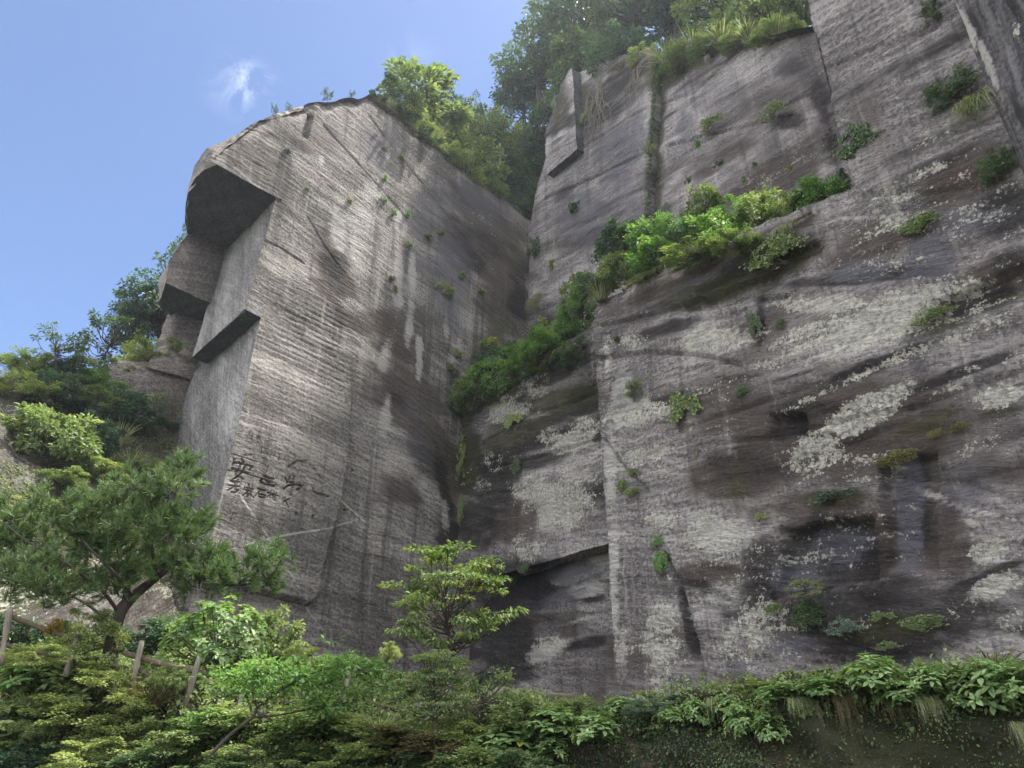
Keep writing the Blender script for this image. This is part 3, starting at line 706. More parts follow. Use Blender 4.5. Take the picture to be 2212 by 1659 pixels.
T_R1 = {
    'lich': [(1530, 722, 125, 48, -8, 0.98), (1760, 725, 110, 60, -8, 0.75), (1880, 700, 190, 62, -10, 0.98), (1960, 640, 170, 30, -8, 0.85), (1760, 655, 130, 26, 0, 0.92), (1380, 890, 95, 40, -10, 0.85), (1400, 975, 85, 50, -10, 0.72),
             (1880, 880, 130, 36, -24, 0.98), (1770, 980, 110, 70, -15, 0.82), (1960, 760, 230, 22, -22, 0.75), (2150, 690, 90, 40, -20, 0.7), (2165, 860, 80, 45, -10, 0.9), (1545, 1158, 95, 48, 6, 0.98), (1620, 1350, 90, 110, 20, 0.72),
             (1425, 1370, 55, 130, 0, 0.85), (2150, 1260, 90, 40, -22, 0.95), (2130, 1190, 60, 30, -20, 0.8), (2190, 1340, 60, 30, -18, 0.7), (2060, 830, 140, 30, -25, 0.7), (1560, 830, 130, 40, -14, 0.55), (1420, 1130, 60, 50, 0, 0.7), (1360, 740, 60, 18, -10, 0.65),
             (2000, 380, 120, 20, -22, 0.7), (2010, 300, 120, 40, -28, 0.55), (1920, 440, 70, 50, -20, 0.6), (2000, 200, 60, 60, -20, 0.3), (1960, 560, 120, 16, -8, 0.6), (1990, 600, 120, 18, -8, 0.72), (1880, 1020, 110, 50, -10, 0.6), (2110, 960, 90, 20, -24, 0.6),
             (1800, 840, 160, 20, -22, 0.7), (1900, 1120, 30, 25, 0, 0.6), (2060, 1010, 60, 60, 0, 0.45), (1340, 1400, 40, 70, 0, 0.55), (1700, 1420, 30, 40, 0, 0.6), (1330, 800, 30, 40, 0, 0.35), (1480, 1400, 50, 80, 0, 0.45), (1850, 200, 90, 130, 0, 0.2),
             (2100, 1130, 60, 16, 15, 0.8), (2190, 780, 60, 30, -20, 0.6), (1660, 790, 90, 20, -10, 0.7), (1560, 920, 60, 30, -10, 0.45)],
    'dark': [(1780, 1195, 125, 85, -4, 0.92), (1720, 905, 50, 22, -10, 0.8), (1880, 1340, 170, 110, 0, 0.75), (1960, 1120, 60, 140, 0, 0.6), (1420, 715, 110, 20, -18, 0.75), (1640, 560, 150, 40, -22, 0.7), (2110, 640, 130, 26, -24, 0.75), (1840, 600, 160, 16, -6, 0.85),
             (1720, 810, 110, 10, -15, 0.8), (1860, 800, 180, 16, -24, 0.8), (2010, 830, 160, 14, -24, 0.7), (2110, 790, 120, 14, -20, 0.7), (1850, 950, 130, 14, -20, 0.6), (1700, 930, 60, 30, -10, 0.7), (1640, 1240, 60, 120, 10, 0.65), (1540, 1280, 90, 14, 25, 0.7),
             (1500, 1260, 60, 16, 8, 0.7), (1480, 1340, 12, 100, -12, 0.7), (2090, 1260, 60, 14, -20, 0.8), (2150, 1230, 60, 10, -20, 0.7), (2060, 1350, 60, 80, 0, 0.55), (2160, 440, 70, 60, -20, 0.55), (2170, 560, 60, 40, -20, 0.5), (1980, 1000, 30, 40, 0, 0.5), (1600, 1010, 120, 40, 0, 0.4),
             (1500, 640, 200, 26, -18, 0.55), (1640, 690, 14, 60, 5, 0.6), (1960, 330, 160, 14, -28, 0.4), (2190, 930, 80, 30, -20, 0.4)],
    'brown': [(1600, 1020, 170, 70, -6, 0.7), (1750, 1120, 120, 60, 0, 0.75), (1880, 1200, 60, 130, 0, 0.7), (2010, 1130, 50, 130, 0, 0.7), (2100, 620, 140, 40, -22, 0.8), (1400, 640, 120, 26, -20, 0.6), (1560, 560, 200, 40, -20, 0.65), (1880, 1400, 220, 80, 0, 0.6), (1530, 1230, 110, 24, 0, 0.6),
              (2080, 390, 130, 60, -25, 0.6), (1900, 520, 160, 60, -12, 0.55), (1640, 880, 90, 60, 0, 0.45), (2060, 1220, 40, 60, 0, 0.6), (1700, 1330, 60, 80, 0, 0.5), (1880, 260, 60, 160, -12, 0.35)],
    'wet': [(2000, 560, 60, 60, 0, 0.9), (1860, 585, 70, 26, -8, 0.75), (2035, 610, 18, 40, 0, 0.95), (1500, 620, 70, 22, -20, 0.85), (1950, 1080, 26, 130, 3, 0.9), (1700, 1250, 60, 40, 0, 0.7), (1790, 1180, 70, 60, 0, 0.55), (2080, 480, 90, 30, -10, 0.5), (1700, 1400, 70, 40, 10, 0.55), (1370, 830, 30, 60, 0, 0.45), (2090, 1060, 90, 60, -20, 0.4), (1340, 870, 26, 90, 0, 0.45), (1600, 1440, 70, 40, 0, 0.4)],
    'pale': [(1345, 870, 26, 70, 0, 0.7), (1318, 1000, 16, 90, 0, 0.7), (1322, 1240, 16, 180, 0, 0.6), (1312, 780, 12, 60, 0, 0.6), (1340, 1420, 20, 60, 0, 0.5), (1500, 1120, 26, 26, 0, 0.5), (1880, 470, 140, 8, -2, 0.5), (1560, 1290, 60, 30, 20, 0.4), (1550, 1180, 70, 40, 0, 0.5), (2100, 1100, 110, 6, 14, 0.6), (1480, 1310, 10, 90, -15, 0.5), (1990, 1060, 60, 8, 16, 0.5)],  # tall strips at the left edge are lightened to set off the corner
    'moss': [(1540, 620, 200, 30, -18, 0.6), (1660, 560, 90, 40, 0, 0.65), (2160, 640, 60, 14, -22, 0.6), (1650, 620, 60, 20, 0, 0.5), (1590, 1060, 40, 90, 0, 0.5), (1640, 1120, 50, 30, 0, 0.4), (2010, 700, 80, 26, -10, 0.6), (1780, 1080, 90, 20, -4, 0.6), (1880, 1350, 150, 40, 0, 0.55), (1560, 800, 60, 30, 0, 0.25), (1900, 690, 70, 14, -10, 0.35), (1990, 920, 90, 20, -20, 0.5), (2170, 880, 60, 30, -20, 0.4)]}
wallr = empty('quarry_wall', OR0 + EDGE * DR)
tag(wallr, 'long dark quarry rock wall crusted with pale lichen, with a planted ledge', 'cliff', kind='structure')
us = rng_steps((EDGE, STEP - 0.02, 0.105), (STEP - 0.02, STEP, 0.02), (STEP, 36.6, 0.105))
zs = rng_steps((1.5, LEDGE, 0.115), (LEDGE, 52.0, 0.16))
def cols(o): return o
me = wall_grid('lower_wall', 'R1', us, zs, disp_r1, M['wall'], zt=lambda U: np.where(U < STEP - 0.001, ledge(U) + 0.25 * fbm(U * 0.5, U * 0, 3, 4), 52.0), table=T_R1, back=-NR * 9.0)
child('lower_wall', me, wallr)
_d0 = disp_wall(50)
def disp_r0(U, Z):
    d = _d0(U, Z)
    d = d - 0.5 * sstep(2.0, 0.0, LEDGE - Z) * (0.5 + fbm(U * 0.6, Z * 0.9, 4, 54))
    for pts, w, dep in ((((1060, 1010), (1160, 985), (1290, 950)), 0.12, 0.2), (((1040, 960), (1130, 900), (1280, 850)), 0.15, 0.22)):
        d = crack(d, U, Z, 'R0', pts, w, dep)
    return d
T_R0 = {'lich': [(1085, 890, 90, 40, -14, 0.95), (1200, 1100, 100, 75, -10, 0.92), (1230, 955, 75, 36, -18, 0.9), (1150, 830, 50, 40, 0, 0.6), (1140, 1070, 60, 60, 0, 0.75), (1260, 920, 40, 30, -10, 0.8), (1180, 940, 60, 26, -20, 0.75), (1240, 1040, 70, 40, -10, 0.75), (1090, 1000, 50, 30, 0, 0.45), (1130, 1180, 50, 40, 0, 0.6), (1040, 1050, 30, 20, 0, 0.6)],
        'dark': [(1060, 1040, 80, 70, 0, 0.85), (1130, 960, 140, 26, -18, 0.8), (1260, 860, 60, 40, -20, 0.8), (1030, 1120, 60, 60, 0, 0.85), (1200, 900, 110, 18, -20, 0.7), (1010, 1010, 30, 120, 0, 0.8), (1150, 1000, 120, 20, -15, 0.6)],  # includes painted shade towards the panel's outer edge
        'brown': [(1100, 1130, 70, 60, 0, 0.6), (1240, 1090, 60, 60, 0, 0.5)], 'moss': [(1110, 930, 120, 36, -18, 0.7), (1200, 860, 100, 30, -14, 0.6), (1010, 1000, 26, 130, 0, 0.6), (1080, 850, 60, 20, -10, 0.5)],
        'pale': [(1225, 1100, 6, 60, 0, 0.5), (1190, 1090, 10, 60, 0, 0.4)]}
zs = rng_steps((12.05, LEDGE, 0.11))
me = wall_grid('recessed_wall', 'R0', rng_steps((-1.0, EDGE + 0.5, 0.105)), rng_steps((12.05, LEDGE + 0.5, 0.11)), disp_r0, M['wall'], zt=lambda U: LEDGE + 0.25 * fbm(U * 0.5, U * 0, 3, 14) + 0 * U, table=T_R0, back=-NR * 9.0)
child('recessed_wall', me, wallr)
_db = disp_wall(70)
T_RB = {'wet': [(1240, 1240, 80, 36, -18, 0.7), (1200, 1290, 70, 26, -10, 0.5)], 'pale': [(1250, 1232, 70, 24, -20, 0.95), (1270, 1275, 50, 20, -10, 0.85), (1200, 1400, 60, 16, -20, 0.6), (1170, 1420, 50, 14, -18, 0.55), (1250, 1340, 70, 6, -14, 0.4)],
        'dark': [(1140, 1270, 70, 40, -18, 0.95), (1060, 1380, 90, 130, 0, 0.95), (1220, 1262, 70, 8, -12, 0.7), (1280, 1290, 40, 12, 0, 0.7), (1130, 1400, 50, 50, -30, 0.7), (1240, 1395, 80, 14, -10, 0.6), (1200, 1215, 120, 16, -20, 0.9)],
        'lich': [(1190, 1390, 40, 22, -20, 0.7), (1270, 1250, 50, 26, 0, 0.55)], 'brown': [(1220, 1350, 90, 40, 0, 0.45)]}
me = wall_grid('undercut_wall', 'RB', rng_steps((-2.0, EDGE + 1.0, 0.11)), rng_steps((1.5, 13.5, 0.11)), _db, M['wall'], table=T_RB)
child('undercut_wall', me, wallr)
top_ru = [(-6, 44.0), (-1.0, 45.5), (0.3, 49.3), (2.6, 53.5), (5.0, 57.6), (6.2, 58.4), (10, 56.6), (14.3, 54.0), (14.9, 52.2), (20.9, 48.5), (27.0, 43.6), (32, 43.0), (40, 42)]
def zt_ru(U): return np.interp(U, [a for a, b in top_ru], [b for a, b in top_ru]) + 0.4 * fbm(U * 0.5, U * 0, 4, 17)
_du = disp_wall(90, 0.9)
JT, JB = uz('RU', 1413, 130), uz('RU', 1395, 500)
def disp_ru(U, Z):
    uj = JB[0] + (Z - JB[1]) * (JT[0] - JB[0]) / (JT[1] - JB[1])
    uj = uj + 0.25 * fbm(Z * 0.3, Z * 0 + 1.5, 3, 19)
    d = _du(U, Z) - 0.7 * sstep(-0.06, 0.10, U - uj)
    d = d - 0.45 * sstep(0.25, 0.05, np.abs(U - uj - 0.1))
    for pts in (((1430, 310), (1560, 275), (1700, 235)), ((1420, 215), (1490, 190), (1560, 115)), ((1180, 430), (1300, 380), (1400, 330)), ((1200, 360), (1290, 300), (1400, 230))):
        d = crack(d, U, Z, 'RU', pts, 0.14, 0.2)
    return d
T_RU = {'lich': [(1620, 395, 90, 60, -20, 0.5), (1720, 320, 90, 60, -20, 0.45), (1560, 330, 70, 40, -20, 0.35), (1580, 130, 40, 18, -20, 0.55), (1200, 470, 40, 120, 0, 0.4), (1300, 430, 80, 60, -30, 0.3), (1700, 400, 90, 40, -10, 0.45), (1160, 620, 20, 60, 0, 0.75), (1180, 590, 26, 60, 0, 0.6)],
        'wet': [(1340, 330, 60, 80, 10, 0.6), (1380, 290, 30, 90, 0, 0.7), (1260, 470, 90, 60, -20, 0.5), (1470, 250, 26, 60, 0, 0.55), (1350, 450, 60, 70, 0, 0.4), (1500, 470, 60, 40, 0, 0.4)],
        'dark': [(1300, 220, 90, 60, -25, 0.5), (1260, 300, 60, 40, -25, 0.45), (1220, 420, 40, 26, -30, 0.45), (1760, 210, 26, 150, -14, 0.55), (1700, 130, 60, 40, 0, 0.45), (1690, 250, 40, 20, 0, 0.5), (1410, 330, 10, 220, 4, 0.5), (1180, 700, 40, 60, 0, 0.4)],
        'brown': [(1340, 180, 80, 50, 0, 0.6), (1640, 200, 120, 60, -15, 0.4), (1560, 420, 120, 60, -10, 0.3), (1740, 340, 40, 90, 0, 0.5)],
        'pale': [(1395, 280, 14, 80, 0, 0.5), (1475, 240, 10, 60, 0, 0.5), (1475, 430, 8, 50, 0, 0.5), (1430, 410, 40, 10, -20, 0.4), (1260, 500, 60, 14, -30, 0.4), (1220, 560, 50, 14, -30, 0.35)],
        'moss': [(1240, 200, 60, 50, -20, 0.6), (1420, 150, 60, 36, -25, 0.7), (1500, 120, 80, 26, -20, 0.65), (1413, 300, 12, 200, 3, 0.6), (1250, 260, 20, 90, 0, 0.5)]}
us = rng_steps((-5.0, 33.0, 0.13)); zs = rng_steps((23.5, 63.0, 0.135))
me = wall_grid('upper_wall', 'RU', us, zs, disp_ru, M['upper'], zt=zt_ru, table=T_RU)
child('upper_wall', me, wallr)
def RP(u, dd, z):
    p = OR0 + u * DR + dd * NR; return np.array([p[0], p[1], z])
uu = np.arange(-6.0, 33.1, 0.5)
zz = [float(zt_ru(np.array([u]))[0]) for u in uu]
add_sheet('wall_top', wallr, [[RP(u, UPPER, z - 0.15) for u, z in zip(uu, zz)], [RP(u, UPPER - 4, z + 0.6) for u, z in zip(uu, zz)], [RP(u, UPPER - 25, z + 2) for u, z in zip(uu, zz)]], M['terrace'], seed=15, noise=0.3, du=0.5)
# the back slope between the two walls falls away behind the trees
add_sheet('back_slope', wallr, [[RP(-6, UPPER, 38), RP(-6, UPPER - 12, 38), RP(-6, UPPER - 25, 38)], [RP(-6, UPPER - 0.1, 44), RP(-6, UPPER - 12, 45), RP(-6, UPPER - 25, 46)]], M['hill'], seed=16, noise=0.3, du=0.5)
# small proud slab with a square underside, high in the corner
us = rng_steps((uz('RU', 1182, 380, 0.9)[0], uz('RU', 1247, 318, 0.9)[0], 0.13)); z0 = uz('RU', 1220, 345, 0.9)[1]
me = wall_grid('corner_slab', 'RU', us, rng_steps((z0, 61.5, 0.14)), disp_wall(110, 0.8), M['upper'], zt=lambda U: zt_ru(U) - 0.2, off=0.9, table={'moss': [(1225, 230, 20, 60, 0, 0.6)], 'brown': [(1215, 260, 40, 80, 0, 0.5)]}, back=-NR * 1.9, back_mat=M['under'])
child('corner_slab', me, wallr)

# ---- the near wall that juts out at the top right
near = empty('near_wall', RP(36.2, 0.8, 20))
tag(near, 'streaked grey rock wall jutting out at the upper right edge', 'cliff', kind='structure')
FACES['RN'] = (RP(36.2, 1.6, 0.0), np.array([0.10, -0.995, 0.0]), np.array([-0.995, -0.10, 0.0]), 0.0)
def disp_near(U, Z):
    st = 0.25 * fbm(U * 0.9, Z * 0.05, 5, 130, 0.6) + 0.2 * fbm(U * 0.15, Z * 0.15, 3, 131) + 0.05 * fbm(U * 2, Z * 2, 3, 132)
    return st + 0.5 * sstep(2.3, 2.6, U + 0.05 * (Z - 30)) - 0.35 * sstep(0.5, 0.0, U) 
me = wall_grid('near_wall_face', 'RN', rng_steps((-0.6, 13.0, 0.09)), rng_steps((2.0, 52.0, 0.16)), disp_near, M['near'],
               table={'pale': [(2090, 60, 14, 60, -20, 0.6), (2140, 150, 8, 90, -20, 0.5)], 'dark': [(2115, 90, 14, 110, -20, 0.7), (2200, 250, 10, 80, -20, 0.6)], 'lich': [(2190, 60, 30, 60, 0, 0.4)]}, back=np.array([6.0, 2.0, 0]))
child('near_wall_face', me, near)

# ------------------------------------------------------------------ ground, terrace, bank, hillside
def ground_disc():
    k = 48; V = [(0, 0, 0)]
    for r in (6, 30, 150, 700, 3000):
        V += [(r * math.cos(2 * math.pi * i / k), r * math.sin(2 * math.pi * i / k), 0) for i in range(k)]
    Q = [(0, 1 + i, 1 + (i + 1) % k, 1 + (i + 1) % k) for i in range(0)]
    for a in range(4):
        Q += [(1 + a * k + i, 1 + (a + 1) * k + i, 1 + (a + 1) * k + (i + 1) % k, 1 + a * k + (i + 1) % k) for i in range(k)]
    Q += [(0, 1 + i, 1 + i + 1, 1 + (i + 2) % k) for i in range(0, k, 2)]
    return mesh_np('ground', V, Q, M['terrace'])
tag(link('ground', ground_disc()), 'bare earth path at the foot of the overgrown bank', 'ground', kind='structure')
crest_px = [(-500, 1425, 18), (-150, 1415, 17.5), (0, 1400, 17), (150, 1420, 16.8), (300, 1450, 16.5), (450, 1475, 16.2), (600, 1490, 16), (760, 1512, 16), (900, 1530, 16), (1050, 1535, 15.6), (1180, 1540, 15), (1330, 1518, 14.2), (1480, 1496, 13.4), (1640, 1478, 12.7), (1800, 1466, 12), (1960, 1458, 11.4), (2100, 1446, 10.9), (2212, 1438, 10.4), (2450, 1425, 9.8), (2900, 1425, 9.2)]
CREST = np.array([at_depth(*p) for p in crest_px])
def bank_rows():
    top = CREST
    inward = np.array([0.0, 1.0, 0.0])
    lip = np.interp(np.arange(len(top)), [0, 9, 12, 19], [0.0, 0.0, 0.35, 0.55])
    rows = []
    rows.append(np.array([[p[0] * 0.93, p[1] - 2.6 + l * 2.6, -0.15] for p, l in zip(top, lip)]))
    rows.append(np.array([[p[0] * 0.95, p[1] - 1.7 + l * 2.3, 0.9] for p, l in zip(top, lip)]))
    rows.append(np.array([[p[0] * 0.97, p[1] - 1.0 + l * 2.2, p[2] * 0.55] for p, l in zip(top, lip)]))
    rows.append(np.array([[p[0] * 0.99, p[1] - 0.45 + l * 1.4, p[2] - 0.45] for p, l in zip(top, lip)]))
    rows.append(top - np.array([0, 0.05, 0.08]))
    rows.append(top + np.array([0, 0.5, 0.05]))
    rows.append(top + np.array([0, 1.3, -0.35]))
    return rows
G, Q, BUV = sheet('bank', bank_rows(), None, du=0.11, noise=0.34, freq=1.3, seed=21)
BANKG = G
tag(link('bank', mesh_np('bank', G, Q, M['bank'], True, BUV)), 'dark earth bank below the terrace, hung with plants', 'bank', kind='structure')
def terr_rows():
    t0 = CREST + np.array([0, 0.30, -0.55]); rows = [t0, CREST + np.array([0, 1.0, -0.05])]
    for k, (yb, zl, zr) in enumerate(((24, 3.9, 3.0), (34, 5.0, 3.4), (60, 6.0, 3.6))):
        rows.append(np.array([[p[0] * (yb / p[1]) * (0.8 if k == 2 else 0.95), max(yb, p[1] + 3 * k + 2), np.interp(i, [0, 8, 13, 19], [zl + 2.0, zl, zr, zr])] for i, p in enumerate(t0)]))
    return rows
G, Q, uv = sheet('terrace', terr_rows(), None, du=0.4, noise=0.1, freq=0.4, seed=22)
tag(link('terrace', mesh_np('terrace', G, Q, M['terrace'], True, uv)), 'overgrown earth terrace between the bank and the cliffs', 'terrace', kind='structure')
hx = [-500, -300, -100, 0, 100, 200, 300, 395, 470]
hrow = [(1470, [20, 20, 20, 20.5, 21, 22, 25, 31, 35]), (1380, [24, 24, 24, 24.5, 25.5, 27, 31, 36, 38.5]), (1250, [26, 26.5, 27, 28, 29, 31, 35, 38.5, 41]), (1110, [28, 28.5, 29, 30, 32, 35, 38, 41.8, 45]), (980, [29, 29.5, 30, 31, 34, 37.5, 41, 44.5, 48]), (880, [30, 30.5, 31, 32.5, 37, 41, 44, 47, 50]), (812, [34, 34.5, 36, 38, 41.5, 44.5, 47, 49.5, 52])]
rows = [[at_depth(x, y, d) for x, d in zip(hx, ds)] for y, ds in hrow]
last = rows[-1]
rows.append([p + np.array([-3, 9, -0.4]) for p in last]); rows.append([p + np.array([-10, 40, -12]) for p in last])
G, Q, uv = sheet('hillside', rows, None, du=0.28, noise=0.75, freq=0.28, seed=23)
HILLG = G
def hill_st(G):
    ca = np.zeros((G.shape[0] * G.shape[1], 4)); cb = np.zeros_like(ca)
    P = G.reshape(-1, 3)
    n1 = fbm(P[:, 0] * 0.25, P[:, 2] * 0.25, 4, 60)
    ca[:, 0] = np.clip(0.35 + n1 * 1.1, 0, 0.8) * (P[:, 0] < -14); cb[:, 1] = np.clip(0.45 + 1.3 * fbm(P[:, 0] * 0.3, P[:, 2] * 0.3, 4, 66), 0, 0.9); cb[:, 0] = np.clip(n1, 0, 1)
    return {'stainA': ca, 'stainB': cb}
tag(link('hillside', mesh_np('hillside', G, Q, M['hill'], True, uv, hill_st(G))), 'rocky hillside left of the pillar, half covered with shrubs', 'hillside', kind='structure')

# ------------------------------------------------------------------ foliage builders
def unit(a): return a / (np.linalg.norm(a, axis=-1, keepdims=True) + 1e-9)
def leaves_arr(rng, pos, axis, nrm, ln, wd, fold=0.25, droop=0.25):
    n = len(pos); axis = unit(axis); nrm = unit(nrm - axis * (nrm * axis).sum(1, keepdims=True)); sd = np.cross(axis, nrm)
    ln = ln[:, None]; wd = wd[:, None]
    b = pos; t = pos + axis * ln - nrm * ln * droop * 0.8
    m1 = pos + axis * ln * 0.33 + nrm * ln * 0.02; m2 = pos + axis * ln * 0.68 - nrm * ln * droop * 0.3
    up = nrm * wd * fold
    V = np.stack([b, m1 + sd * wd * 0.9 + up, m2 + sd * wd * 0.75 + up, t, m2 - sd * wd * 0.75 + up, m1 - sd * wd * 0.9 + up], 1).reshape(-1, 3)
    k = np.arange(n)[:, None] * 6
    Q = np.concatenate([k + np.array([[0, 1, 2, 3]]), k + np.array([[0, 3, 4, 5]])], 1).reshape(-1, 4)
    return V, Q
def tint_arr(rng, n, per, clump=None):
    a = rng.rand(n)
    if clump is not None: a = np.clip(0.55 * a + 0.45 * clump, 0, 0.93)
    odd = rng.rand(n) < 0.012; a = np.where(odd, 0.99, a * 0.93)
    c = np.stack([a, rng.rand(n), np.zeros(n), np.ones(n)], -1)
    return np.repeat(c, per, axis=0)
def rand_dir(rng, n): return unit(rng.normal(size=(n, 3)))
def clump_leaves(rng, cents, rads, per, ll, asp, center, flat=1.0, up=1.0, droop=0.25, out=0.6):
    cents = np.asarray(cents); rads = np.asarray(rads); N = len(cents) * per
    ci = np.repeat(np.arange(len(cents)), per)
    d = rand_dir(rng, N); r = rng.rand(N) ** 0.45
    off = d * (r * rads[ci])[:, None]; off[:, 2] *= flat
    pos = cents[ci] + off
    axis = unit(off) * out + unit(pos - center) * 0.45 + rand_dir(rng, N) * 0.55; axis[:, 2] -= 0.15
    nrm = np.array([0, 0, up]) + rand_dir(rng, N) * 0.75 + unit(pos - center) * 0.35
    ln = ll * (0.65 + 0.7 * rng.rand(N))
    V, Q = leaves_arr(rng, pos, axis, nrm, ln, ln * asp, droop=droop)
    return V, Q, tint_arr(rng, N, 6, rng.rand(len(cents))[ci])
def rosettes(rng, cents, dirs, k, ll, asp):
    pos, ax, nr, ln, cl = [], [], [], [], []
    for c, d in zip(cents, dirs):
        d = d / np.linalg.norm(d); a = np.cross(d, [0.3, 0.5, 0.8]); a /= np.linalg.norm(a); b = np.cross(d, a); cv = rng.rand()
        for ring, (m, tilt, s) in enumerate(((k, 0.15, 1.0), (max(3, k - 2), 0.6, 0.7), (3, 1.2, 0.4))):
            ph = rng.rand() * 6.28
            for j in range(m):
                th = ph + 6.283 * j / m + rng.normal() * 0.2
                o = math.cos(th) * a + math.sin(th) * b
                pos.append(c + d * ll * (0.1 * ring) + o * ll * 0.08 + rng.normal(size=3) * ll * 0.12); ax.append(o + d * (tilt + rng.normal() * 0.15)); nr.append(d - o * tilt + np.array([0, 0, 0.3])); ln.append(ll * s * (0.75 + 0.5 * rng.rand())); cl.append(cv)
    ln = np.array(ln)
    V, Q = leaves_arr(rng, np.array(pos), np.array(ax), np.array(nr), ln, ln * asp, droop=0.3)
    return V, Q, tint_arr(rng, len(ln), 6, np.array(cl))
def blades(rng, base, dirs, ln, wd, droop, seg=4):
    n = len(base); dirs = unit(dirs); ln = ln[:, None]
    side = np.cross(dirs, np.array([0, 0, 1.0])) + rng.normal(size=(n, 3)) * 0.3; side = unit(side) * (wd[:, None])
    rows = []
    for i in range(seg + 1):
        t = i / seg
        p = base + dirs * ln * t; p = p + np.array([0, 0, -1.0]) * ln * (droop[:, None] * t * t)
        w = side * (1 - 0.9 * t ** 1.5) * 0.5
        rows.append(p - w); rows.append(p + w)
    V = np.stack(rows, 1); m = 2 * (seg + 1)
    k = np.arange(n)[:, None] * m
    Q = np.concatenate([k + np.array([[2 * i, 2 * i + 1, 2 * i + 3, 2 * i + 2]]) for i in range(seg)], 1).reshape(-1, 4)
    return V.reshape(-1, 3), Q, tint_arr(rng, n, m)
def cmesh(name, V, Q, col, mat): return mesh_np(name, V, Q, mat, True, None, {'tint': col})

def ell_points(rng, n, c, r, shell=0.55, gap=0.0, zmin=-0.75, mind=0.0):
    out = []
    tries = 0
    while len(out) < n and tries < n * 60:
        tries += 1
        d = unit(rng.normal(size=3)); q = d * (shell + (1 - shell) * rng.rand()) * (0.9 + 0.2 * rng.rand())
        if d[2] < zmin: continue
        if gap and fbm(np.array([d[0] * 1.7 + 9]), np.array([d[2] * 1.7 + d[1] * 1.3]), 2, n)[0] < gap - 0.35: continue
        p = c + q * r
        if mind and out and min(np.linalg.norm((p - o) / r) for o in out) < mind: continue
        out.append(p)
    return np.array(out)
def woody(rng, cents, top, r0, lean=(0, 0), twig=0.006, fork=0.35, wob=0.05):
    """tapered trunk with a limb bowed out to every leaf clump"""
    tp = np.array([[lean[0] * t + wob * math.sin(5 * t + 1), lean[1] * t + wob * math.cos(4 * t), top * t] for t in np.linspace(0, 1, 7)])
    parts = [tube(tp, np.linspace(r0, r0 * 0.3, 7), 7)]
    for c in cents:
        t = np.clip(fork + (c[2] / max(top, 1e-3) - fork) * 0.55 + rng.normal() * 0.05, 0.12, 0.95)
        a = np.array([np.interp(t, np.linspace(0, 1, 7), tp[:, k]) for k in range(3)])
        m = a * 0.5 + c * 0.5 + np.array([0, 0, -0.04]) + rng.normal(size=3) * 0.025
        parts.append(tube(spline([a, m, c], 3), np.linspace(r0 * 0.35, twig, 7), 4, False))
    return merge(parts)
PROTO = {}
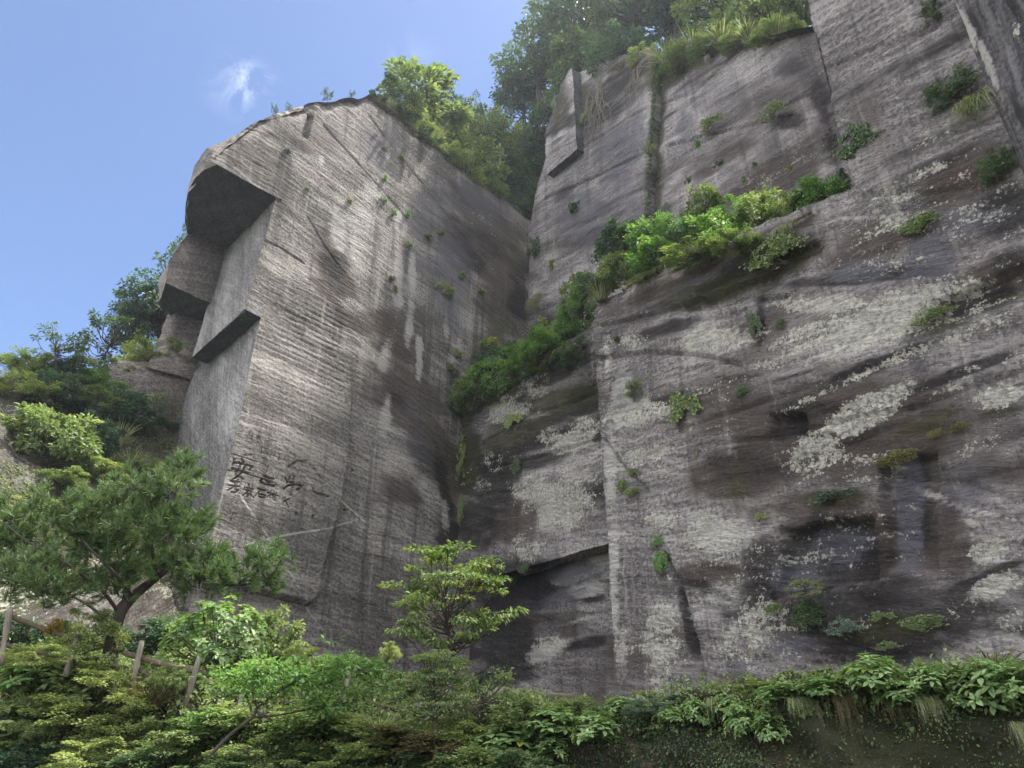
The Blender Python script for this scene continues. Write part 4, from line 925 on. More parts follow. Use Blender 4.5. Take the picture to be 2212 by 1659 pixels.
def proto(kind, var, mat):
    """unit-size plant (1 wide, 1 tall): list of (part name, mesh); meshes are shared by all plants of the kind"""
    key = (kind, var, mat)
    if key in PROTO: return PROTO[key]
    rng = np.random.RandomState(hash_(kind) + var * 31)
    c0 = np.array([0, 0, 0.5]); parts = []
    if kind == 'tree':
        c = np.array([0, 0, 0.62]); r = np.array([0.46, 0.46, 0.36])
        cents = np.concatenate([ell_points(rng, 46, c, r, 0.6, 0.25), ell_points(rng, 12, c, r * 0.55, 0.2)])
        V, Q, col = clump_leaves(rng, cents, 0.06 + 0.07 * rng.rand(len(cents)), 95, 0.034, 0.30, c, flat=0.75)
        parts = [('trunk', mesh_np('trunk', *woody(rng, cents, 0.8, 0.022, (0.05, 0.03), 0.003), M['bark'])), ('crown', cmesh('crown', V, Q, col, M[mat]))]
    elif kind == 'airy':
        c = np.array([0, 0, 0.58]); r = np.array([0.5, 0.5, 0.42])
        cents = ell_points(rng, 34, c, r, 0.55, 0.0, -0.9)
        V, Q, col = clump_leaves(rng, cents, 0.05 + 0.04 * rng.rand(len(cents)), 42, 0.048, 0.24, c, flat=0.7, out=0.9)
        parts = [('trunk', mesh_np('trunk', *woody(rng, cents, 0.85, 0.02, (0.04, 0.0), 0.004), M['bark'])), ('crown', cmesh('crown', V, Q, col, M[mat]))]
    elif kind == 'bush':
        c = np.array([0, 0, 0.42]); r = np.array([0.47, 0.47, 0.50])
        cents = np.concatenate([ell_points(rng, 44, c, r, 0.65, 0.15, -0.6), ell_points(rng, 10, c, r * 0.5, 0.2)])
        V, Q, col = clump_leaves(rng, cents, 0.07 + 0.08 * rng.rand(len(cents)), 70, 0.055, 0.30, c, flat=0.8)
        parts = [('stems', mesh_np('stems', *woody(rng, cents, 0.6, 0.02, (0.03, 0.02), 0.004, 0.1), M['stem'])), ('foliage', cmesh('foliage', V, Q, col, M[mat]))]
    elif kind == 'fine':
        c = np.array([0, 0, 0.40]); r = np.array([0.48, 0.48, 0.52])
        cents = np.concatenate([ell_points(rng, 70, c, r, 0.62, 0.2, -0.6), ell_points(rng, 14, c, r * 0.5, 0.2)])
        V, Q, col = clump_leaves(rng, cents, 0.05 + 0.07 * rng.rand(len(cents)), 80, 0.036, 0.26, c, flat=0.55, out=0.8)
        parts = [('stems', mesh_np('stems', *woody(rng, cents, 0.6, 0.014, (0.03, 0.02), 0.003, 0.1), M['stem'])), ('foliage', cmesh('foliage', V, Q, col, M[mat]))]
    elif kind == 'layered':
        cents = []
        for k in range(80):
            z = 0.30 + 0.66 * rng.rand() ** 0.9; rr = 0.50 * math.sqrt(max(0.25, 1 - ((z - 0.58) / 0.46) ** 2)); th = rng.rand() * 6.28; q = rr * (0.35 + 0.75 * rng.rand())
            cents.append((q * math.cos(th), q * math.sin(th), z))
        cents = np.array(cents)
        V, Q, col = clump_leaves(rng, cents, 0.07 + 0.06 * rng.rand(len(cents)), 66, 0.031, 0.28, np.array([0, 0, 0.5]), flat=0.16, out=1.0, up=1.6, droop=0.4)
        parts = [('trunk', mesh_np('trunk', *woody(rng, cents, 0.85, 0.016, (0.04, -0.02), 0.003, 0.2), M['bark'])), ('crown', cmesh('crown', V, Q, col, M[mat]))]
    elif kind == 'hydr':
        c = np.array([0, 0, 0.25]); r = np.array([0.44, 0.44, 0.66])
        cents = np.concatenate([ell_points(rng, 34, c, r, 0.75, 0.0, -0.3, 0.22), ell_points(rng, 12, c, r * 0.6, 0.4)])
        V, Q, col = rosettes(rng, cents, (cents - c) / r + np.array([0, 0, 0.6]), 6, 0.17, 0.27)
        parts = [('stems', mesh_np('stems', *woody(rng, cents, 0.25, 0.02, (0, 0), 0.006, 0.1), M['stem'])), ('foliage', cmesh('foliage', V, Q, col, M[mat]))]
    elif kind == 'hydrbig':
        c = np.array([0, 0, 0.42]); r = np.array([0.47, 0.47, 0.54])
        cents = np.concatenate([ell_points(rng, 150, c, r, 0.82, 0.12, -0.7, 0.06), ell_points(rng, 30, c, r * 0.7, 0.4)])
        V, Q, col = rosettes(rng, cents, (cents - c) / r + np.array([0, -0.1, 0.5]), 6, 0.078, 0.30)
        parts = [('stems', mesh_np('stems', *woody(rng, cents[::2], 0.5, 0.015, (0, 0), 0.004, 0.1), M['stem'])), ('foliage', cmesh('foliage', V, Q, col, M[mat]))]
    elif kind == 'grass':
        n = 230; th = rng.rand(n) * 6.283; b = np.stack([np.cos(th), np.sin(th), 0 * th], -1) * (0.14 * rng.rand(n)[:, None])
        d = np.stack([np.cos(th), np.sin(th), 0 * th], -1) * (0.15 + 0.6 * rng.rand(n)[:, None]) + np.array([0, 0, 1.0])
        V, Q, col = blades(rng, b, d, 0.75 + 0.5 * rng.rand(n), 0.016 + 0.012 * rng.rand(n), 0.25 + 0.65 * rng.rand(n), 5)
        parts = [('blades', cmesh('blades', V, Q, col, M[mat]))]
    elif kind == 'hang':                                   # blades that spill over an edge
        n = 200; x = (rng.rand(n) - 0.5); b = np.stack([x, 0.1 * rng.rand(n), 0.9 + 0.1 * rng.rand(n)], -1)
        d = np.stack([rng.normal(size=n) * 0.35, -0.5 - 0.3 * rng.rand(n), 0.5 * rng.rand(n)], -1)
        V, Q, col = blades(rng, b, d, 0.45 + 0.35 * rng.rand(n), 0.012 + 0.012 * rng.rand(n), 0.9 + 0.7 * rng.rand(n), 5)
        parts = [('blades', cmesh('blades', V, Q, col, M[mat]))]
    elif kind == 'tuft':
        n = 90; th = rng.rand(n) * 6.283; b = np.stack([np.cos(th) * 0.12, np.sin(th) * 0.12 - 0.05, 0.35 + 0 * th], -1) * rng.rand(n)[:, None]
        b[:, 2] = 0.45 + 0.1 * rng.rand(n)
        d = np.stack([np.cos(th) * 0.8, np.sin(th) * 0.5 - 0.6, 0.6 + 0.5 * rng.rand(n)], -1)
        V, Q, col = blades(rng, b, d, 0.35 + 0.3 * rng.rand(n), 0.03 + 0.02 * rng.rand(n), 0.6 + 0.8 * rng.rand(n), 4)
        c = np.array([0, 0.05, 0.45]); ce = ell_points(rng, 10, c, np.array([0.25, 0.18, 0.2]), 0.4)
        V2, Q2, col2 = clump_leaves(rng, ce, np.full(len(ce), 0.1), 12, 0.10, 0.3, c)
        V = np.concatenate([V, V2]); Q = np.concatenate([Q, Q2 + len(col)]); col = np.concatenate([col, col2])
        parts = [('leaves', cmesh('leaves', V, Q, col, M[mat]))]
    elif kind == 'sprout':                                 # leafy little plant in a crack
        c = np.array([0, -0.05, 0.4]); ce = np.stack([rng.normal(size=11) * 0.15, -0.06 - 0.14 * rng.rand(11), 0.45 + rng.normal(size=11) * 0.14], -1)
        V, Q, col = clump_leaves(rng, ce, 0.06 + 0.10 * rng.rand(11), 14, 0.15, 0.30, c)
        parts = [('leaves', cmesh('leaves', V, Q, col, M[mat]))]
    elif kind == 'ivy':                                    # creeper lying flat on the rock
        n = 2600; x = rng.normal(size=n) * 0.23; z = rng.normal(size=n) * 0.21
        x += 0.16 * np.sin(z * 9 + var); keep = fbm(x * 5 + 3, z * 5, 4, 40 + var) > np.hypot(x / 0.6, z / 0.55) * 0.75 - 0.36
        x, z = x[keep], z[keep]; n = len(x)
        pos = np.stack([x, -0.02 - 0.05 * rng.rand(n) - 0.05 * np.clip(fbm(x * 6, z * 6, 3, 44), 0, 1), z + 0.5], -1)
        axis = np.stack([rng.normal(size=n) * 0.7, -0.25 + 0 * x, -0.8 + rng.normal(size=n) * 0.5], -1); nrm = np.array([0, -1.0, 0.55]) + rand_dir(rng, n) * 0.55
        ln = 0.045 * (0.7 + 0.7 * rng.rand(n)); V, Q = leaves_arr(rng, pos, axis, nrm, ln, ln * 0.42)
        parts = [('leaves', cmesh('leaves', V, Q, tint_arr(rng, n, 6), M[mat]))]
        tw = [tube(spline([(0.0 + 0.1 * rng.normal(), 0, 0.05), (0.15 * rng.normal(), -0.01, 0.4), (0.3 * rng.normal(), -0.01, 0.85)], 4), np.linspace(0.008, 0.003, 9), 4, False) for _ in range(7)]
        parts.append(('stems', mesh_np('stems', *merge(tw), M['bark'])))
    elif kind == 'cushion':                                # thick moss cushion
        n = 2600; x = rng.rand(n) - 0.5; z = rng.rand(n) - 0.5
        keep = np.hypot(x / 0.5, z / 0.42) + 0.8 * fbm(x * 6, z * 7, 3, 70 + var) < 0.9; x, z = x[keep], z[keep]; n = len(x)
        pos = np.stack([x, -0.10 * np.clip(1 - np.hypot(x / 0.5, z / 0.45), 0, 1) - 0.03 * rng.rand(n), z + 0.5], -1)
        ln = 0.03 * (0.6 + 0.8 * rng.rand(n)); V, Q = leaves_arr(rng, pos, rand_dir(rng, n) + np.array([0, -0.3, 0]), np.array([0, -0.6, 0.8]) + rand_dir(rng, n) * 0.6, ln, ln * 0.5)
        parts = [('leaves', cmesh('leaves', V, Q, tint_arr(rng, n, 6), M[mat]))]
    elif kind == 'twigs':                                  # bare branching twigs
        tb = []
        for _ in range(9):
            e = np.array([rng.normal() * 0.35, -0.1 - 0.2 * rng.rand(), 0.3 + 0.7 * rng.rand()]); m = e * 0.5 + np.array([rng.normal() * 0.12, -0.05, 0.02])
            s = spline([(rng.normal() * 0.03, 0, 0), m, e], 4); tb.append(tube(s, np.linspace(0.010, 0.004, len(s)), 4, False))
            for _ in range(4):
                i = rng.randint(3, len(s) - 1); q = s[i] + rng.normal(size=3) * np.array([0.14, 0.06, 0.14]); tb.append(tube(spline([s[i], (s[i] + q) / 2 + rng.normal(size=3) * 0.02, q], 2), np.linspace(0.006, 0.003, 5), 3, False))
        parts = [('twigs', mesh_np('twigs', *merge(tb), M[mat]))]
    elif kind == 'vine':                                   # creeper stems fanning down bare rock
        tb = []
        for _ in range(16):
            p = np.array([rng.normal() * 0.12, -0.01, 0.95]); pts = [p]
            dx = rng.normal() * 0.05
            for k in range(9):
                p = p + np.array([dx + rng.normal() * 0.05, -0.002 * rng.normal(), -0.07 - 0.05 * rng.rand()]); pts.append(p)
            s = spline(pts, 2); tb.append(tube(s, np.linspace(0.006, 0.002, len(s)), 4, False))
        parts = [('stems', mesh_np('stems', *merge(tb), M[mat]))]
    PROTO[key] = parts
    return parts
def hash_(s): return sum((i + 1) * ord(ch) for i, ch in enumerate(s)) % 9973

CATS = {'tree': ('tree', 'tree'), 'airy': ('tree', 'tree'), 'bush': ('shrub', 'shrub'), 'fine': ('shrub', 'shrub'), 'layered': ('tree', 'tree'), 'hydr': ('hydrangea', 'hydrangea'), 'hydrbig': ('hydrangea', 'hydrangea'),
        'grass': ('grass_clump', 'grass'), 'hang': ('hanging_grass', 'grass'), 'tuft': ('plant_tuft', 'plant'), 'sprout': ('crevice_plant', 'plant'), 'ivy': ('ivy', 'ivy'), 'cushion': ('moss_cushion', 'moss'),
        'twigs': ('bare_shrub', 'shrub'), 'vine': ('vine', 'vine')}
PRNG = random.Random(5)
COUNT = {}
def plant(kind, base, w, h, mat, label, group=None, rz=None, name=None, var=None, depth=None, nv=3):
    COUNT[kind] = COUNT.get(kind, 0) + 1
    parts = proto(kind, (COUNT[kind] if var is None else var) % nv, mat)
    nm, cat = CATS[kind]; nm = name or nm
    rz = PRNG.uniform(0, 6.283) if rz is None else rz
    if w > 0 and kind in ('sprout',): w, h = w * 1.15, h * 1.05
    if len(parts) == 1:
        o = link(nm, parts[0][1]); root = o
    else:
        root = empty(nm)
        for pn, me in parts: link(pn, me, root)
    root.location = Vector([float(v) for v in base]); root.rotation_euler = (0, 0, rz); root.scale = (w, depth or w, h)
    tag(root, label, cat, group)
    return root
def span(px, py0, py1, wpx, Y=None, face=None, off=0.0):
    """base point, width and height of something standing at a bearing, at depth Y or in front of a wall"""
    b = wall_pt(face, px, py0, off) if face else at_depth(px, py0, Y)
    r1 = ray(px, py1); zt = CAM[2] + r1[2] * (b[1] / r1[1])
    dist = np.dot(b - CAM, np.array([0, CP, SP]))
    return b, wpx * dist / FPX, max(0.1, zt - b[2])
RZ_L = math.atan2(NL[1], NL[0]) + math.pi / 2             # turns a plant's front (-Y) to a wall's outside
RZ_R = math.atan2(NR[1], NR[0]) + math.pi / 2
def stand(kind, px, py0, py1, wpx, Y, mat, label, group=None, **kw):
    b, w, h = span(px, py0, py1, wpx, Y=Y); return plant(kind, b - np.array([0, 0, 0.04 * h]), w, h, mat, label, group, **kw)
def cling(kind, face, px, py0, py1, wpx, mat, label, group=None, off=0.0, **kw):
    b, w, h = span(px, py0, py1, wpx, face=face, off=off)
    return plant(kind, b, w, h, mat, label, group, rz=(RZ_L if face == 'L' else RZ_R), **kw)

# ------------------------------------------------------------------ trees and shrubs on the heights
G1 = 'trees and shrubs on top of the pillar'
for px, y0, y1, w, wb, kind, mat, lab in (
    (905, 275, 160, 150, 2.0, 'bush', 'leaf_mid', 'sunlit green shrub crowning the pillar, highest of the plants on its top'),
    (845, 245, 176, 80, 1.2, 'fine', 'leaf_dark', 'dark feathery shrub at the peak of the pillar, beside the bare rock rim'),
    (880, 262, 200, 60, 0.8, 'bush', 'leaf_yellow', 'yellow-green shrub on the pillar rim just below its highest shrub'),
    (955, 320, 195, 110, 3.0, 'airy', 'leaf_dark', 'open dark-leaved tree with bare sky between its twigs on the pillar top'),
    (1005, 330, 205, 70, 4.0, 'airy', 'leaf_deep', 'thin dark sapling sticking up into the gap of sky above the pillar'),
    (980, 345, 240, 100, 2.5, 'tree', 'leaf_mid', 'rounded green tree in the middle of the pillar slope'),
    (1040, 380, 245, 120, 4.0, 'tree', 'leaf_mid', 'broad green tree at the low point of the skyline between both cliffs'),
    (1095, 410, 255, 110, 5.0, 'tree', 'leaf_dark', 'dark green tree in the saddle touching the taller right-hand trees'),
    (1015, 395, 290, 110, 1.5, 'bush', 'leaf_mid', 'loose green shrub on the sloping pillar edge above the bare rim'),
    (1075, 430, 330, 120, 2.0, 'tree', 'leaf_deep', 'deep green tree with glossy layers low in the saddle'),
    (1130, 450, 350, 100, 2.5, 'tree', 'leaf_dark', 'dark shaded tree wedged in the corner where pillar and wall meet'),
    (955, 345, 310, 70, 0.4, 'fine', 'leaf_yellow', 'low yellowish bush hanging on the pillar rim above the slab scar'),
    (905, 305, 270, 60, 0.3, 'fine', 'leaf_mid', 'low grassy bush on the rim left of the yellowish bush'),
    (1000, 385, 345, 80, 0.4, 'fine', 'leaf_yellow', 'yellow-green bush spilling from the lower pillar rim'),
    (1060, 428, 392, 60, 0.4, 'fine', 'leaf_mid', 'small ragged bush at the foot of the pillar rim'),
    (1110, 462, 425, 50, 0.4, 'fine', 'leaf_dark', 'dark little bush at the lowest end of the pillar rim')):
    b0 = on_plane(px, y0, OL + BK * wb, NL)
    stand(kind, px, y0 + 8, y1 - 8, w * 1.35, b0[1], mat, lab, G1)
for px, y0, y1, w, lab in ((940, 300, 262, 50, 'pale drooping grass on the pillar rim below the highest shrub'), (975, 352, 318, 46, 'tall pale grass on the pillar rim beside the yellowish bush'), (845, 232, 205, 30, 'tuft of grass at the very peak of the pillar')):
    b0 = on_plane(px, y0, OL + BK * 0.2, NL); stand('grass', px, y0, y1, w, b0[1], 'grass', lab, 'grass on the pillar rim')
b0 = on_plane(705, 224, OL + BK * 1.0, NL)
stand('airy', 705, 224, 188, 26, b0[1], 'leaf_dark', 'tiny lone sapling against the sky on the bare pillar top', name='sapling')
for px, y0, y1, w, lab in ((590, 246, 226, 34, 'dry little twiggy plant on the left shoulder of the pillar top'), (622, 238, 224, 24, 'small dark sprig on the pillar top right of the twiggy plant'), (760, 207, 197, 24, 'flat scrap of greenery on the notch of the pillar top')):
    b0 = on_plane(px, y0, OL + BK * 0.5, NL); stand('airy', px, y0 + 3, y1, w, b0[1], 'leaf_dark', lab, name='sprig', depth=0.5)

G2 = 'trees along the top of the right-hand wall'
for px, y0, y1, w, wb, kind, mat, lab in (
    (1130, 300, 170, 120, 9, 'tree', 'leaf_deep', 'dark tree leaning out at the left end of the upper wall, lowest of its row'),
    (1165, 230, 90, 150, 8, 'tree', 'leaf_dark', 'tall leafy tree at the left end of the upper wall, against the sky'),
    (1215, 190, 10, 170, 8, 'tree', 'leaf_dark', 'tallest dark tree over the corner slab, its top near the picture edge'),
    (1290, 160, -30, 200, 7, 'tree', 'leaf_deep', 'heavy dark tree at the top edge just right of the corner slab'),
    (1380, 120, -50, 200, 7, 'tree', 'leaf_dark', 'large shaded tree over the long crack of the upper wall'),
    (1470, 100, -60, 190, 8, 'tree', 'leaf_deep', 'dark tree behind the pale grass on the upper wall'),
    (1570, 80, -60, 180, 7, 'tree', 'leaf_mid', 'light green tree with sky showing through above the upper wall'),
    (1660, 70, -50, 150, 6, 'bush', 'leaf_mid', 'bushy pale green tree above the right part of the upper wall'),
    (1730, 60, -60, 90, 4, 'tree', 'leaf_dark', 'dark narrow tree against the corner of the jutting wall'),
    (1750, 70, -40, 90, 3, 'bush', 'leaf_dark', 'dark shrub plugging the notch where rim meets the jutting wall'),
    (1150, 475, 365, 110, 3, 'tree', 'leaf_deep', 'deep shaded tree closing the notch between pillar and upper wall'),
    (1185, 330, 230, 80, 2, 'bush', 'leaf_deep', 'dark shrub hanging down left of the corner slab'),
    (1160, 400, 300, 70, 2, 'tree', 'leaf_deep', 'dark tree filling the gully below the corner slab'),
    (1250, 180, 90, 110, 1.5, 'bush', 'leaf_dark', 'dark shrub on the rim right above the corner slab'),
    (1340, 150, 80, 110, 1.2, 'bush', 'leaf_deep', 'shaded shrub on the rim halfway between slab and crack')):
    b0 = on_plane(px, y0, OR + NR * (UPPER - wb), NR)
    stand(kind, px, y0 + 6, y1 - 10, w * 1.35, b0[1], mat, lab, G2)
_b, _w, _h = span(1146, 482, 395, 80, face='RU', off=-0.6)
plant('bush', _b, _w, _h, 'leaf_deep', 'dark shrub in the very corner where the pillar rim meets the upper wall', G2)
G3 = 'grass and scrub on the upper wall rim'
for px, y0, y1, w, kind, mat, lab in (
    (1440, 140, 70, 70, 'grass', 'grass', 'tall pale grass at the head of the long wall crack'), (1500, 118, 50, 80, 'grass', 'grass', 'feathery pale grass right of the crack on the rim'),
    (1560, 100, 40, 80, 'grass', 'grass', 'hazy pale grass in the middle of the rim'), (1620, 92, 30, 80, 'grass', 'grass', 'tall bleached grass below the pale green tree'),
    (1680, 82, 30, 70, 'grass', 'grass', 'pale grass near the right end of the rim'), (1722, 78, 35, 46, 'fine', 'leaf_mid', 'low green bush at the right end of the rim'),
    (1395, 150, 95, 70, 'fine', 'leaf_yellow', 'tawny scrub on the rim left of the crack'), (1470, 160, 110, 90, 'fine', 'leaf_mid', 'spreading low scrub right below the rim grass'),
    (1530, 130, 88, 80, 'fine', 'leaf_mid', 'greenish scrub under the feathery grass'), (1600, 105, 70, 80, 'fine', 'leaf_mid', 'greenish scrub under the bleached grass'), (1665, 95, 60, 80, 'fine', 'leaf_mid', 'greenish scrub under the right rim grass'),
    (1350, 160, 118, 50, 'grass', 'dry', 'dry straw-coloured grass on the rim left of the tawny scrub')):
    b, ww, hh = span(px, y0, y1, w, face='RU', off=-0.4)
    plant(kind, b, ww * 1.1, hh * (0.75 if kind == 'grass' else 1.0), mat, lab, G3)

# ------------------------------------------------------------------ planted ledge
G4 = 'shrubs growing along the rock ledge'
LED = [('bush', 1352, 566, 498, 84, -1.2, 'leaf_deep', 'dark round shrub at the left end of the upper ledge'), ('bush', 1368, 545, 493, 50, -1.9, 'leaf_yellow', 'shrub with pale yellow leaf tips behind the dark round ledge shrub'),
       ('bush', 1424, 575, 490, 80, -1.4, 'leaf_bright', 'vivid green shrub right of the dark round ledge shrub'), ('airy', 1461, 520, 447, 26, -2.4, 'leaf_blue', 'pale thin sapling rising above the ledge shrubs'),
       ('fine', 1492, 550, 462, 92, -1.5, 'leaf_bright', 'brightest yellow-green bush in the middle of the ledge'), ('bush', 1538, 505, 422, 84, -3.0, 'leaf_mid', 'tall shrub at the back of the ledge against the upper wall'),
       ('bush', 1582, 552, 470, 104, -1.2, 'leaf_bright', 'broad green shrub with shaded base on the middle ledge'), ('fine', 1612, 505, 432, 84, -2.4, 'leaf_bright', 'yellow-green bush behind the broad ledge shrub'),
       ('bush', 1672, 515, 420, 84, -1.6, 'leaf_mid', 'dull green shrub right of the middle of the ledge'), ('airy', 1676, 450, 408, 22, -2.6, 'leaf_mid', 'little upright sapling topping the dull green ledge shrub'),
       ('fine', 1738, 485, 420, 88, -1.4, 'leaf_mid', 'loose green bush on the right part of the ledge'), ('bush', 1800, 452, 394, 84, -1.2, 'leaf_bright', 'last leafy shrub at the right end of the ledge'), ('fine', 1832, 430, 380, 36, -1.5, 'leaf_dark', 'small dark bush in the corner where the ledge ends'),
       ('bush', 1358, 622, 558, 78, -0.7, 'leaf_mid', 'shaded shrub under the dark round ledge shrub'), ('bush', 1436, 596, 538, 96, -0.6, 'leaf_bright', 'low front shrub below the vivid green one'), ('fine', 1520, 575, 528, 100, -0.5, 'leaf_mid', 'low creeping bush along the front of the middle ledge'), ('fine', 1610, 550, 508, 80, -0.5, 'leaf_mid', 'low shaded bush hanging over the middle ledge'), ('ivy', 1682, 575, 512, 100, 0.2, 'leaf_mid', 'green creeper spreading down below the ledge'),
       ('fine', 1272, 700, 612, 60, -0.3, 'leaf_bright', 'fine-leaved bush climbing the outer corner of the wall'), ('bush', 1300, 640, 590, 50, -0.4, 'leaf_deep', 'dark bush under the big ledge grass'),
       ('bush', 1245, 740, 668, 70, -1.5, 'leaf_bright', 'leafy shrub against the wall corner on the lower ledge'), ('fine', 1172, 792, 726, 108, -1.0, 'leaf_bright', 'bright green bush spread over the middle of the lower ledge'), ('bush', 1215, 770, 706, 80, -1.4, 'leaf_bright', 'mid-green shrub behind the bright lower-ledge bush'), ('bush', 1094, 815, 744, 84, -1.2, 'leaf_deep', 'round dark shrub on the lower ledge left of the bright bush'),
       ('bush', 1062, 862, 786, 84, -0.7, 'leaf_bright', 'large leafy shrub drooping from the left of the lower ledge'), ('bush', 1016, 890, 822, 46, -0.3, 'leaf_mid', 'leftmost small shrub of the lower ledge in the cliff corner'), ('fine', 1140, 800, 748, 70, -1.4, 'leaf_bright', 'feathery bush between the round dark shrub and the bright one on the lower ledge'), ('bush', 1190, 785, 735, 70, -0.2, 'leaf_bright', 'leafy shrub draping over the lip of the lower ledge'), ('fine', 1040, 880, 812, 70, -0.6, 'leaf_mid', 'feathery bush beside the leftmost shrub of the lower ledge'), ('bush', 1262, 668, 600, 60, -0.8, 'leaf_mid', 'shrub joining the two steps of the ledge at the wall corner'), ('fine', 1125, 825, 775, 84, -0.5, 'leaf_bright', 'trailing bush under the bright lower-ledge bush'), ('fine', 1250, 790, 735, 60, -0.4, 'leaf_dark', 'dull trailing bush under the wall corner')]
for kind, px, y0, y1, w, off, mat, lab in LED:
    face = 'R1' if px > 1295 else 'R0'
    u_, z_ = uz(face, px, y0, off)
    if z_ < ledge(u_) - 0.3 and kind != 'ivy': off = 0.15
    b, ww, hh = span(px, y0, y1, w, face=face, off=off)
    plant(kind, b + (0 if kind == 'ivy' else 0.5) * NR - np.array([0, 0, 0.12 * hh]), ww * 1.5, hh * 1.22, mat, lab, G4, rz=RZ_R if kind == 'ivy' else None, depth=None if kind == 'ivy' else min(ww * 1.2, 2.6))
G5 = 'grass hanging from the ledge'
for px, y0, y1, w, kind, mat, lab in ((1298, 650, 572, 80, 'grass', 'grass', 'big fountain of pale drooping grass at the left end of the upper ledge'), (1402, 634, 596, 80, 'hang', 'grass', 'fringe of grass hanging below the vivid green shrub'), (1478, 605, 575, 56, 'hang', 'dry', 'dry grass fringe under the middle of the ledge'), (1530, 592, 566, 40, 'hang', 'dry', 'short dry grass fringe right of the middle'), (1700, 530, 490, 50, 'hang', 'grass', 'thin grass fringe under the right part of the ledge'), (1168, 800, 764, 40, 'grass', 'grass', 'grass clump among the bright lower-ledge bush'), (1212, 800, 758, 70, 'hang', 'grass', 'grass fringe hanging from the lower ledge'), (1740, 490, 468, 40, 'hang', 'dry', 'dry grass fringe near the right end of the ledge')):
    face = 'R1' if px > 1295 else 'R0'
    b, ww, hh = span(px, y0, y1, w, face=face, off=0.0); plant(kind, b, ww, hh, mat, lab, G5, rz=RZ_R)
cling('twigs', 'R0', 1278, 832, 782, 90, 'paletwig', 'leafless pale twigs sticking out under the lower ledge', off=0.1)
cling('twigs', 'R1', 1505, 985, 893, 60, 'paletwig', 'bare bleached branches below the big ivy patch', off=0.1)

# ------------------------------------------------------------------ ivy, moss and crevice plants on the rock
G6 = 'ivy patches on the right-hand wall'
for px, y0, y1, w, mat, kind, lab in (
    (1472, 938, 820, 110, 'leaf_mid', 'ivy', 'large tapering ivy patch in the middle of the lichen wall'), (1430, 1250, 1182, 54, 'leaf_bright', 'ivy', 'bright green ivy hanging on the wall pillar, lower of two'), (1420, 1190, 1150, 36, 'leaf_bright', 'ivy', 'small bright ivy just above the larger hanging one'),
    (1630, 740, 655, 44, 'leaf_dark', 'ivy', 'narrow dark ivy strip beside the great lichen patch'), (1688, 716, 684, 30, 'leaf_dark', 'ivy', 'small dark ivy right of the narrow strip'), (1606, 860, 830, 34, 'leaf_dark', 'ivy', 'small ivy left of the dark hollow'),
    (1365, 1034, 1004, 44, 'leaf_mid', 'ivy', 'compact ivy clump near the slanting crack'), (1345, 1066, 1030, 40, 'leaf_mid', 'ivy', 'ivy clump just under the compact one'), (1862, 350, 262, 90, 'leaf_dark', 'ivy', 'forked ivy climbing the edge of the jutting wall'), (1835, 345, 310, 40, 'leaf_dark', 'ivy', 'ivy at the foot of the forked one'),
    (1990, 514, 464, 110, 'leaf_mid', 'ivy', 'long flat ivy along a seam right of the ledge'), (2020, 700, 662, 90, 'leaf_mid', 'ivy', 'flat ivy band over the rightmost lichen'), (1790, 1092, 1055, 140, 'leaf_blue', 'ivy', 'wide bluish-green creeper over the dark alcove'),
    (1672, 1330, 1300, 60, 'leaf_mid', 'ivy', 'flat creeper left of the small wall shrub'), (1830, 1382, 1330, 80, 'leaf_blue', 'ivy', 'dusty creeper right of the small wall shrub'), (1900, 1350, 1310, 70, 'leaf_mid', 'ivy', 'speckled creeper in the dark foot of the wall'), (1998, 1374, 1322, 116, 'leaf_mid', 'ivy', 'broad creeper low on the right of the wall'), (1922, 1410, 1382, 56, 'leaf_mid', 'ivy', 'short creeper just above the bank plants'),
    (1640, 1130, 1100, 40, 'leaf_yellow', 'ivy', 'brownish fern-like patch on the wall left of the alcove'), (1365, 1075, 1050, 50, 'leaf_yellow', 'ivy', 'yellowing creeper below the compact ivy')):
    cling(kind, 'R1', px, y0, y1, w * 1.15, mat, lab, G6, off=0.05)
for px, y0, y1, w, lab in ((1945, 1008, 968, 96, 'bright yellow-green moss cushion over the wet streak'), (2025, 948, 926, 40, 'smaller moss cushion up and right of the bright one'), (2075, 932, 910, 44, 'moss cushion furthest to the right of the three'), (1910, 1010, 990, 40, 'green cushion at the left foot of the bright moss')):
    cling('cushion', 'R1', px, y0, y1, w, 'moss', lab, 'moss cushions on the right-hand wall', off=0.05)
cling('bush', 'R1', 1748, 1365, 1285, 70, 'leaf_dark', 'small dark shrub growing out of the foot of the wall', off=0.2, depth=0.9)
cling('airy', 'R1', 1745, 1300, 1245, 90, 'leaf_yellow', 'sparse yellow-green sapling spreading above the small wall shrub', off=0.4, name='sapling', depth=1.0)
cling('airy', 'R1', 1368, 870, 815, 60, 'leaf_mid', 'thin leafy spray sticking out left of the large ivy', off=0.3, name='spray', depth=0.8)
G7 = 'shrubs clinging to the jutting wall at top right'
for px, y0, y1, w, kind, mat, lab in ((2068, 222, 148, 110, 'bush', 'leaf_dark', 'dark shrub on the wall at the jutting corner, highest of three'), (2120, 290, 215, 70, 'hang', 'grass', 'grass hanging below the dark corner shrub'), (2165, 390, 318, 80, 'bush', 'leaf_dark', 'shrub on the wall close to the right picture edge'), (2028, 60, -10, 44, 'fine', 'leaf_dark', 'brownish bush at the top of the jutting corner'), (2105, 250, 212, 50, 'fine', 'leaf_yellow', 'yellowish bush between corner shrub and hanging grass')):
    cling(kind, 'R1', px, y0, y1, w, mat, lab, G7, off=0.1, depth=1.2)
G8 = 'small plants in cracks of the upper wall'
